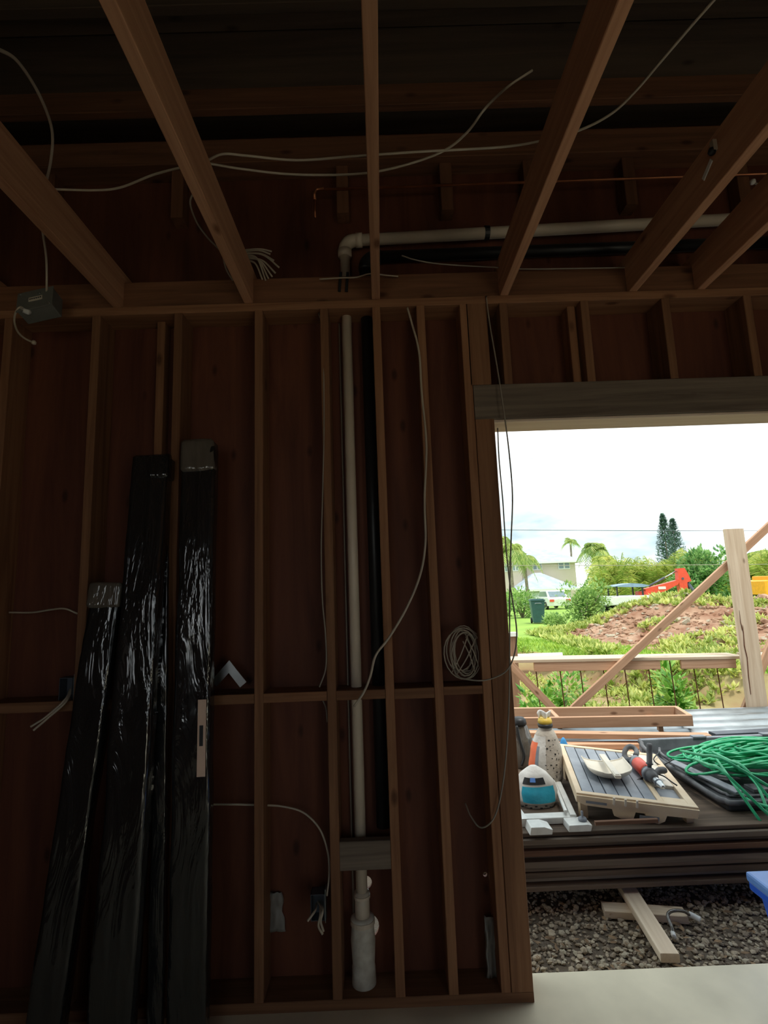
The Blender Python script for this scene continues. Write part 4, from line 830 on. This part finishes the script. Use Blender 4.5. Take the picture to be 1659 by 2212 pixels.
# ================================================================== VEGETATION
rv = random.Random(11)
def uvec(): 
    a = rv.uniform(0, 2 * math.pi); z = rv.uniform(-1, 1); q = math.sqrt(1 - z * z); return Vector((q * math.cos(a), q * math.sin(a), z))
def leaf(m, c, d, L, W, fold=.15):
    """one pointed leaf from c along d, folded along its midrib"""
    s = d.cross(Vector((0, 0, 1))); s = s.normalized() if s.length > .05 else Vector((1, 0, 0)); n = s.cross(d)
    m.add([c, c + d * L * .45 + s * W - n * W * fold, c + d * L, c + d * L * .45 - s * W - n * W * fold, c + d * L * .5 + n * W * fold], [(0, 1, 4), (1, 2, 4), (2, 3, 4), (3, 0, 4)])
def stems(name, base, tops, r0, mat, parent):
    m = MB()
    for t in tops: m.tube([base + Vector((rv.uniform(-.1, .1) * r0 * 10, rv.uniform(-.1, .1) * r0 * 10, 0)), (base + t) / 2 + Vector((0, 0, .1 * (t - base).z)), t], [r0, r0 * .7, r0 * .3], 6)
    return m.build(name, mat, parent, smooth=True)
def bush(name, label, cat, base, rx, ry, h, n, L, mat, group=None, lumps=7):
    base = Vector(base); root = empty(name, base, label, cat, group); m = MB()
    lc = [base + Vector((rv.uniform(-.6, .6) * rx, rv.uniform(-.6, .6) * ry, rv.uniform(.3, .75) * h)) for _ in range(lumps)]
    for i in range(n):
        c0 = lc[i % lumps]; u = uvec(); q = rv.uniform(.6, 1.0); p = c0 + Vector((u.x * rx * .5 * q, u.y * ry * .5 * q, u.z * h * .32 * q))
        if p.z < base.z + .02: p.z = base.z + rv.uniform(.02, .25) * h
        d = (u + uvec() * .7 + Vector((0, 0, .25))).normalized(); l = L * rv.uniform(.6, 1.25); leaf(m, p, d, l, l * .28)
    m.build('foliage', mat, root, origin=base)
    stems('stem', base, lc, .02 * h, 'bark', root); return root
def frond(m, o, d, L, droop, n, ll, up=Vector((0, 0, 1)), lw=.085):
    pts = []; side = d.cross(up); side = side.normalized() if side.length > .02 else Vector((1, 0, 0))
    for i in range(n + 1):
        t = i / n; pts.append(o + d * L * t * (1 - .18 * t) - Vector((0, 0, 1)) * droop * L * t ** 2.1)
    m.tube(pts[::2] if n % 2 == 0 else pts, L * .008, 4, caps=False)
    for i in range(1, n + 1):
        t = i / n; tg_ = (pts[i] - pts[i - 1]).normalized(); l = ll * (math.sin(math.pi * (.15 + .8 * t)) * .9 + .15)
        for s in (-1, 1):
            dd = (side * s * .85 + tg_ * .55 - Vector((0, 0, .35 + .3 * rv.random()))).normalized(); w = l * lw + .004
            e = pts[i] + dd * l - Vector((0, 0, .15 * l)); mid = pts[i] + dd * l * .5; ww = tg_ * w
            m.add([pts[i] - ww * .4, pts[i] + ww * .4, mid + ww, e, mid - ww], [(0, 1, 2, 3, 4)])
def palm(label, base, h, L, nf, mat='leaf_palm', tr=.14, group=None, name='palm_tree', spread=1.0):
    base = Vector(base); root = empty(name, base, label, 'palm tree', group); top = base + Vector((rv.uniform(-.03, .03) * h, 0, h)); m = MB()
    MB().tube([base - Vector((0, 0, .1)), base + (top - base) * .4, top], [tr * 1.25, tr, tr * .8], 10).build('trunk', 'bark', root, smooth=True)
    for i in range(nf):
        a = i * 2.4 + rv.uniform(-.2, .2); el = rv.uniform(-.1, 1.25); d = Vector((math.cos(a) * math.cos(el) * spread, math.sin(a) * math.cos(el) * spread, math.sin(el))).normalized()
        frond(m, top, d, L * rv.uniform(.85, 1.1), .45 + .45 * math.cos(el), 16, L * .30)
    m.build('fronds', mat, root, origin=base); return root
def clump(label, base, h, nf, mat='leaf_areca', group=None):
    base = Vector(base); root = empty('areca_clump', base, label, 'palm', group); m = MB(); st = MB()
    for i in range(nf):
        a = rv.uniform(0, 6.28); el = rv.uniform(.85, 1.5); d = Vector((math.cos(a) * math.cos(el), math.sin(a) * math.cos(el), math.sin(el))); o = base + Vector((rv.uniform(-.4, .4), rv.uniform(-.4, .4), rv.uniform(.0, .45) * h))
        frond(m, o, d, h * rv.uniform(.45, .80), .20, 14, h * .15, lw=.05)
    for i in range(4): st.tube([base + Vector((rv.uniform(-.3, .3), rv.uniform(-.3, .3), 0)), base + Vector((rv.uniform(-.4, .4), rv.uniform(-.4, .4), h * .5))], .05, 6)
    m.build('fronds', mat, root, origin=base); st.build('stem', 'bark', root); return root
# hedge of areca palms
ar = ['behind the excavator canopy', 'left of the red boom', 'above the red boom', 'just behind the boom elbow', 'below the two pines', 'behind the broadleaf tree', 'left of the plank post', 'behind the plank post', 'right of the plank post', 'at the right end of the hedge']
for i, px in enumerate((1310, 1345, 1385, 1425, 1460, 1495, 1535, 1580, 1622, 1668)):
    Y_ = 40 + rv.uniform(-1, 2); p = at(px, 1290, Y=Y_); gz0 = terr(p.x, Y_); tp = at(px, (1196, 1190, 1184, 1192, 1180, 1176, 1188, 1190, 1196, 1180)[i], Y=Y_)
    clump('yellow-green areca palm in the hedge %s' % ar[i], (p.x, Y_, gz0), (tp.z - gz0) * rv.uniform(.98, 1.16), 70, group='areca palms of the hedge')
p = at(1535, 1290, Y=37); bush('broadleaf_tree', 'dense dark broadleaf tree in front of the palm hedge', 'tree', (p.x, 37, terr(p.x, 37)), 1.9, 1.6, 4.0, 2400, .36, 'leaf_dark', lumps=12)
p = at(1500, 1290, Y=36); bush('shrub', 'low dark shrub under the excavator arm', 'shrub', (p.x, 36, terr(p.x, 36)), 2.0, 1.5, 2.6, 1000, .36, 'leaf_dark', lumps=7)
p = at(1265, 1330, Y=20); bush('shrub', 'tall leafy shrub between the bin and the soil heap', 'shrub', (p.x, 20, terr(p.x, 20)), .95, .9, 1.75, 2300, .15, 'leaf_bush', lumps=12)
p = at(1215, 1335, Y=19.5); bush('shrub', 'low leafy shrub just beside the dark bin', 'shrub', (p.x, 19.5, terr(p.x, 19.5)), .75, .6, .55, 900, .12, 'leaf_bush', lumps=8)
p = at(1128, 1330, Y=27); bush('shrub', 'rounded shrub behind the bin near the jamb', 'shrub', (p.x, 27, terr(p.x, 27)), 1.0, .9, 1.55, 1300, .17, 'leaf_bush', lumps=9)
p = at(1098, 1330, Y=30); bush('shrub', 'shrub by the house corner nearest the jamb', 'shrub', (p.x, 30, terr(p.x, 30)), 1.1, .9, 1.3, 900, .18, 'leaf_bush', lumps=7)
# palms
p = at(1110, 1300, Y=44); palm('big palm in front of the house beside the jamb', (p.x, 44, terr(p.x, 44)), at(1110, 1190, Y=44).z - terr(p.x, 44), 2.5, 26, tr=.16)
p = at(1142, 1300, Y=46); palm('lower palm overlapping the house windows', (p.x, 46, terr(p.x, 46)), at(1142, 1205, Y=46).z - terr(p.x, 46), 1.9, 22, tr=.14)
p = at(1084, 1300, Y=47); palm('palm mostly hidden by the door jamb', (p.x, 47, terr(p.x, 47)), at(1084, 1175, Y=47).z - terr(p.x, 47), 2.6, 22, tr=.16)
p = at(1241, 1300, Y=74); palm('small distant palm above the house roof', (p.x, 74, -.7), at(1241, 1170, Y=74).z + .7, 1.9, 14, tr=.16)
p = at(1294, 1300, Y=45); palm('tall arching palm beside the house', (p.x, 45, terr(p.x, 45)), at(1294, 1188, Y=45).z - terr(p.x, 45), 2.3, 22, tr=.15)
p = at(1312, 1300, Y=43); palm('shorter drooping palm next to the tall arching palm', (p.x, 43, terr(p.x, 43)), at(1312, 1215, Y=43).z - terr(p.x, 43), 2.0, 24, tr=.15, mat='leaf_areca')
p = at(1655, 1300, Y=42); palm('palm crown at the edge past the post', (p.x, 42, terr(p.x, 42)), at(1655, 1205, Y=42).z - terr(p.x, 42), 2.2, 22, tr=.15)
# two columnar pines far behind
def pine(label, px, pytop, Y_, wpx):
    b = at(px, 1250, Y=Y_); base = Vector((b.x, Y_, -.7)); tp = at(px, pytop, Y=Y_).z; h = tp + .7; root = empty('pine_tree', base, label, 'pine tree', 'distant pines'); m = MB(); rw = wpx / FPX * Y_ / 2
    MB().tube([base, base + Vector((0, 0, h))], [.25, .04], 8).build('trunk', 'bark', root, smooth=True)
    z = h * .25
    while z < h:
        t = (h - z) / (h * .75); rr = rw * min(1, (t ** .75) * 1.1) + .06
        for k_ in range(15):
            a = rv.uniform(0, 6.28); d = Vector((math.cos(a), math.sin(a), .30)).normalized()
            c = base + Vector((0, 0, z + rv.uniform(-.1, .1)))
            for s in range(5):
                q = .25 + s * .18; leaf(m, c + d * rr * q, (d + uvec() * .8).normalized(), .55, .11)
        z += .30
    m.build('needles', 'leaf_pine', root, origin=base)
pine('taller columnar pine standing above the hedge', 1447, 1113, 92, 46); pine('shorter columnar pine just right of its taller twin', 1467, 1122, 96, 46)
# weeds and grass
m = MB()
for i in range(9000):
    x = rv.uniform(4.6, 16); y = rv.uniform(9.6, 19); h = mound_h(x, y); n_ = noise.noise(Vector((x * .55, y * .55, 21)))
    keep = n_ > -.08 or (h > .95 and x < 9.8 and n_ > -.3)
    if x > 9.2 and h > .45 and n_ < .25: keep = False
    if not keep: continue
    c = Vector((x, y, ground_z(x, y))); L = rv.uniform(.08, .20)
    for _ in range(5):
        a = rv.uniform(0, 6.28); el = rv.uniform(.2, 1.3); d = Vector((math.cos(a) * math.cos(el), math.sin(a) * math.cos(el), math.sin(el))); leaf(m, c + d * .03, d, L, L * .24)
tag(m.build('weeds', 'leaf_weed', origin=(0, 0, 0)), 'yellow-green weeds growing over the soil heap', 'weeds', kind='stuff')
m = MB()
for i in range(5000):
    x = rv.uniform(5, 16); y = rv.uniform(10, 18)
    if mound_h(x, y) < .14: continue
    z = ground_z(x, y); s_ = rv.uniform(.025, .085) if i % 9 else rv.uniform(.09, .16); Rm = Matrix.Rotation(rv.uniform(0, 6.3), 3, 'Z') @ Matrix.Rotation(rv.uniform(-.6, .6), 3, 'X')
    m.add([Rm @ (v * s_ * rv.uniform(.75, 1.2)) + Vector((x, y, z)) for v in ico], icf, rv.choice((0, 0, 0, 1)))
tag(m.build('soil_clods', ['red_dirt', 'stone_c'], origin=(0, 0, 0)), 'loose soil clods and rubble on the heap', 'soil', kind='stuff')
m = MB()
for i in range(9000):
    x = rv.uniform(1.5, 9); y = crest(x) + rv.uniform(-.45, 2.5) ** 1 ; c = Vector((x, y, ground_z(x, y) - .01)); L = rv.uniform(.05, .11) if y > crest(x) else rv.uniform(.08, .20)
    a = rv.uniform(0, 6.28); d = Vector((math.cos(a) * .45, math.sin(a) * .45, 1)).normalized(); s = Vector((-math.sin(a), math.cos(a), 0)) * .007
    m.add([c - s, c + s, c + d * L * .6 + s * .7, c + d * L + Vector((math.cos(a), math.sin(a), 0)) * L * .3], [(0, 1, 2, 3)])
tag(m.build('lawn_grass', 'grass_blade', origin=(0, 0, 0)), 'short grass along the lawn crest above the trench', 'grass', kind='stuff')
m = MB()
for i in range(7500):
    x = rv.uniform(1.2, 8); y = rv.uniform(6.1, max(6.4, crest(x) - .3))
    if noise.noise(Vector((x * .8, y * .8, 5))) < -.12: continue
    c = Vector((x, y, terr(x, y))); L = rv.uniform(.05, .15)
    for _ in range(4):
        a = rv.uniform(0, 6.28); el = rv.uniform(.3, 1.3); d = Vector((math.cos(a) * math.cos(el), math.sin(a) * math.cos(el), math.sin(el))); leaf(m, c, d, L, L * .16)
tag(m.build('trench_weeds', 'leaf_weed', origin=(0, 0, 0)), 'dry weeds covering the trench floor', 'weeds', kind='stuff')
def weedplant(label, px, py, Y_, h, n, L, w):
    p = at(px, py, Y=Y_); z0 = terr(p.x, Y_); bush('weed_plant', label, 'plant', (p.x, Y_, z0), w, .35, max(.3, h - z0), n, L, 'leaf_trench', lumps=5)
weedplant('broad-leaved plant in the trench beside the short brace', 1145, 1510, 7.4, at(1145, 1488, Y=7.4).z, 220, .14, .28)
weedplant('leafy bright plant in the trench between the two braces', 1205, 1510, 7.9, at(1205, 1450, Y=7.9).z, 620, .11, .55)
weedplant('leafy green plant showing through the gap under the rail', 1455, 1490, 7.2, at(1455, 1432, Y=7.2).z, 520, .13, .30)

# ================================================================== FAR THINGS
# ---- dark wheeled bin
bn = at(1163, 1348, Y=22); bz0 = terr(bn.x, 22)
bi = empty('wheelie_bin', (bn.x, 22, bz0), 'dark green wheeled rubbish bin on the lawn', 'bin')
m = MB(); m.add([(-.21, -.24, .04), (.21, -.24, .04), (.21, .24, .04), (-.21, .24, .04), (-.28, -.30, .92), (.28, -.30, .92), (.28, .30, .92), (-.28, .30, .92)], [(3, 2, 1, 0), (4, 5, 6, 7), (0, 1, 5, 4), (1, 2, 6, 5), (2, 3, 7, 6), (3, 0, 4, 7)])
Mb = Matrix.Translation((bn.x, 22, bz0)) @ Matrix.Rotation(math.radians(-8), 4, 'Z')
m.build('body', 'bin_green', bi, M=Mb, bevel=.02)
MB().box((-.30, -.33, .92), (.30, .33, .97)).box((-.25, -.28, .97), (.25, .28, 1.0)).build('lid', 'bin_green', bi, M=Mb, bevel=.012)
MB().tube([(-.13, -.34, .80), (-.10, -.36, .83), (.10, -.36, .83), (.13, -.34, .80)], .015, 6).build('handle', 'grey_plastic', bi, M=Mb)
for s in (-1, 1): MB().lathe([(.11, -.03), (.11, .03)], M=Mb @ Matrix.Translation((s * .24, .2, .11)) @ Matrix.Rotation(math.pi / 2, 4, 'Y'), n=14).build('wheel', 'black', bi)
# ---- two-storey house with garage wing
HY = 65.0; G0 = -.68
hx = lambda px, Y_=HY: at(px, 1260, Y=Y_).x
def hz(px, py, Y_=HY): return at(px, py, Y=Y_).z
hs_ = empty('house', (hx(1180), HY + 4, G0), 'cream two-storey house with grey hip roof and white garage', 'house')
def hip(name, x0, x1, y0, y1, ze, zr, inset, ov=.6, par=None):
    x0 -= ov; x1 += ov; y0 -= ov; y1 += ov; ym = (y0 + y1) / 2; m = MB()
    m.add([(x0, y0, ze), (x1, y0, ze), (x1, y1, ze), (x0, y1, ze), (x0 + inset, ym, zr), (x1 - inset, ym, zr)], [(0, 1, 5, 4), (1, 2, 5), (2, 3, 4, 5), (3, 0, 4), (3, 2, 1, 0)])
    r_ = m.build(name, 'roof_grey', par); MB().box((x0, y0 - .03, ze - .22), (x1, y0 + .02, ze)).box((x1 - .02, y0, ze - .22), (x1 + .03, y1, ze)).box((x0 - .03, y0, ze - .22), (x0 + .02, y1, ze)).build('fascia', 'trim_white', r_)
    return r_
x0, x1 = hx(1122), hx(1246); ze = hz(1190, 1213)
MB().box((x0, HY, G0), (x1, HY + 9, ze)).build('upper_wall', 'stucco', hs_); hip('main_roof', x0, x1, HY, HY + 9, ze, hz(1180, 1183, HY + 4), 3.6, .8, hs_)
xa, xb = hx(1060), hx(1122); zw = hz(1100, 1205)
MB().box((xa, HY - 1.5, G0), (xb, HY + 8, zw)).build('side_wing_wall', 'stucco', hs_); hip('side_roof', xa, xb, HY - 1.5, HY + 8, zw, hz(1090, 1185), 2.5, .7, hs_)
GY = HY - 5; g0, g1 = hx(1128, GY), hx(1232, GY); gz1 = hz(1180, 1272, GY)
MB().box((g0, GY, G0), (g1, HY, gz1)).build('garage_wall', 'trim_white', hs_); hip('garage_roof', g0, g1, GY, HY + 1.5, gz1, hz(1200, 1236, GY + 3), 3.0, .7, hs_)
gd = MB().box((g0 + .7, GY - .05, G0), (g1 - .6, GY + .02, gz1 - .3)).build('garage_door', 'garage_white', hs_)
for i in range(4):
    zz_ = G0 + .1 + i * (gz1 - .35 - G0) / 4; MB().box((g0 + .8, GY - .09, zz_), (g1 - .7, GY - .05, zz_ + (gz1 - .35 - G0) / 4 - .08)).build('door_panel', 'garage_white', gd)
def window(px0, px1, py0, py1, Y_, par=hs_):
    a, b = at(px0, py1, Y=Y_), at(px1, py0, Y=Y_)
    w = MB().box((a.x, Y_ - .10, a.z), (b.x, Y_ + .02, b.z)).build('window', 'trim_white', par)
    k_ = 2; wd = (b.x - a.x) / k_
    for i in range(k_): MB().box((a.x + i * wd + .10, Y_ - .14, a.z + .12), (a.x + (i + 1) * wd - .10, Y_ - .09, b.z - .12)).build('pane', 'glass_dark', w)
window(1206, 1230, 1214, 1230, HY); window(1150, 1170, 1217, 1232, HY); window(1090, 1102, 1217, 1236, HY - 1.5); window(1107, 1119, 1217, 1234, HY - 1.5)
# ---- parked white car
cpos = at(1192, 1318, Y=42); cz = terr(cpos.x, 42); cr = empty('white_car', (cpos.x, 42, cz), 'white car parked near the garage behind the bin', 'car'); Mc = Matrix.Translation((cpos.x, 42, cz)) @ Matrix.Rotation(math.radians(90), 4, 'Z')
m = MB(); m.prism([(-2.1, .3), (2.1, .3), (2.15, .75), (1.3, .92), (-1.9, .95), (-2.15, .8)], -.85, .85); m.build('body', 'white', cr, M=Mc, bevel=.04)
m = MB(); m.prism([(-1.75, .92), (1.15, .90), (.45, 1.42), (-1.2, 1.45)], -.72, .72); cb = m.build('cabin', 'white', cr, M=Mc, bevel=.04)
MB().prism([(-1.62, .98), (-1.70, .98), (-1.26, 1.38), (-1.18, 1.38)], -.62, .62, M=Matrix.Translation((-.04, 0, 0))).build('rear_window', 'glass_dark', cb, M=Mc); MB().prism([(-1.4, 1.0), (.85, .98), (.38, 1.36), (-1.15, 1.38)], -.74, .74).build('side_window', 'glass_dark', cb, M=Mc)
for sx in (-1.3, 1.35):
    for sy in (-.8, .8): MB().lathe([(.31, -.1), (.31, .1)], M=Mc @ Matrix.Translation((sx, sy, .31)) @ Matrix.Rotation(math.pi / 2, 4, 'X'), n=18).build('wheel', 'black', cr)
for sy in (-.62, .62): MB().box((-2.19, sy - .16, .62), (-2.12, sy + .16, .80)).build('tail_light', 'red_tool', cr, M=Mc)
# ---- red excavator behind the heap
EY = 26.0; e0 = at(1350, 1300, Y=EY); eg = terr(e0.x, EY)
ex_ = empty('red_excavator', (e0.x, EY, eg), 'red excavator with blue canopy working behind the soil heap', 'excavator')
def ebar(nm, a, b, w, t, mt, par=ex_): return lumber(nm, a, b, w, t, mt, par, (0, 1, 0))
E1, E2 = at(1393, 1279, Y=EY), at(1466, 1254, Y=EY)
poly = [at(*q, Y=EY) for q in ((1390, 1272), (1394, 1283), (1430, 1279), (1462, 1262), (1464, 1252), (1435, 1260))]
MB().prism([(p.x, p.z) for p in poly], EY - .16, EY + .16).build('boom', 'exc_red', ex_, smooth='fix'); 
for p in bpy.data.objects['boom'].data.polygons: p.use_smooth = False
MB().box((at(1418, 1268, Y=EY).x, EY - .175, at(1418, 1273, Y=EY).z), (at(1434, 1268, Y=EY).x, EY - .162, at(1426, 1267, Y=EY).z)).build('decal', 'white', bpy.data.objects['boom'])
poly = [at(*q, Y=EY) for q in ((1461, 1228), (1462, 1252), (1468, 1281), (1483, 1280), (1481, 1258), (1490, 1255), (1483, 1240), (1475, 1227))]
ar_ = MB().prism([(p.x, p.z) for p in poly], EY - .15, EY + .15); aa = ar_.build('dipper_arm', 'exc_red', ex_, smooth='fix')
for p in aa.data.polygons: p.use_smooth = False
MB().lathe([(.06, -.17), (.06, .17)], M=Matrix.Translation(at(1471, 1250, Y=EY)) @ Matrix.Rotation(math.pi / 2, 4, 'X'), n=14).build('pivot_pin', 'dark_steel', aa)
MB().tube([at(1402, 1266, Y=EY), at(1435, 1248, Y=EY)], .055, 10).build('cylinder', 'dark_steel', ex_, smooth=True); MB().tube([at(1435, 1248, Y=EY), at(1460, 1234, Y=EY)], .032, 10).build('piston', 'steel', ex_, smooth=True)
MB().tube([at(1482, 1256, Y=EY), at(1496, 1276, Y=EY), at(1500, 1286, Y=EY)], [.10, .11, .10], 10).build('bucket_cylinder', 'dark_steel', ex_, smooth=True)
ca0, ca1 = at(1316, 1270, Y=EY), at(1392, 1270, Y=EY); cz1 = at(1350, 1263, Y=EY).z
MB().prism([(ca0.x, cz1 - .06), (ca0.x + .5, cz1 - .10), (ca1.x - .3, cz1 - .14), (ca1.x, cz1 - .08), (ca1.x - .4, cz1 + .02), ((ca0.x + ca1.x) / 2, cz1 + .06), (ca0.x + .3, cz1 + .0)], EY - .6, EY + .6).build('canopy_roof', 'canopy_blue', ex_)
for x in (ca0.x + .15, ca1.x - .35):
    for y in (EY - .5, EY + .5): MB().box((x - .03, y - .03, eg + .9), (x + .03, y + .03, cz1 - .06)).build('canopy_post', 'black', ex_)
MB().box((ca0.x - .3, EY - .7, eg + .55), (ca1.x + .15, EY + .7, eg + .98)).build('house_body', 'white', ex_, bevel=.05)
MB().box((ca1.x - .4, EY - .2, eg + .6), (E1.x + .3, EY + .2, E1.z + .05)).build('boom_mount', 'exc_red', ex_, bevel=.03)
for y in (EY - .75, EY + .75): MB().prism([(ca0.x - .2, eg + .25), (ca0.x + .05, eg), (ca1.x - .1, eg), (ca1.x + .2, eg + .25), (ca1.x + .05, eg + .5), (ca0.x, eg + .5)], y - .2, y + .2).build('track', 'black', ex_)
# ---- yellow machine at the edge
YY = 24.0; y0_ = at(1626, 1300, Y=YY); yg = terr(y0_.x, YY)
ym = empty('yellow_excavator', (y0_.x + 1, YY, yg), 'orange-yellow digger partly hidden past the plank post', 'excavator')
xa = at(1624, 1260, Y=YY).x; xe = xa + 2.6; zt, zb = at(1640, 1255, Y=YY).z, at(1640, 1284, Y=YY).z
MB().prism([(xa, zb), (xe, zb - .1), (xe, zt + .15), (xa + .35, zt + .04), (xa, zt)], YY - .8, YY + .8).build('counterweight', 'exc_yellow', ym, bevel=.03)
MB().box((xa + .45, YY - .6, zt), (xe - .3, YY + .6, zt + .22)).build('hood', 'exc_yellow', ym, bevel=.04)
MB().box((xa + .35, YY - .72, zb - .35), (xe, YY + .7, zb)).build('undercarriage', 'black', ym, bevel=.03); MB().box((xa + .5, YY - .76, zb - .30), (xa + .85, YY - .72, zb - .12)).build('warning_plate', 'white', ym)
lumber('step_bar', (xa + .1, YY - .8, zb - .02), (xa + .55, YY - .8, zb - .55), .05, .06, 'white', ym, (0, 1, 0))
MB().prism([(xa + .3, zb - .75), (xa + .55, zb - .5), (xe, zb - .4), (xe, zb - .75)], YY - .9, YY - .5).build('track_guard', 'exc_yellow', ym, bevel=.03)
for y in (YY - .7, YY + .7): MB().prism([(xa + .2, yg + .3), (xa + .45, yg), (xe - .1, yg), (xe + .2, yg + .3), (xe, yg + .6), (xa + .4, yg + .6)], y - .25, y + .25).build('track', 'black', ym)
# ---- power lines
for (q0, q1, lab) in (((1000, 1140), (1760, 1143), 'thin dark overhead power line crossing the sky'), ((1000, 1218), (1760, 1214), 'lower overhead line crossing in front of the palm hedge')):
    a, b = at(*q0, Y=34), at(*q1, Y=34); d = (b - a); pts = [a - d * .6 + d * 2.2 * t - Vector((0, 0, .15 * math.sin(math.pi * t))) for t in lin(0, 1, 24)]
    o = MB().tube(pts, .02, 5).build('power_line', 'cable_grey' if q0[1] > 1200 else 'dark_steel'); tag(o, lab, 'power line')
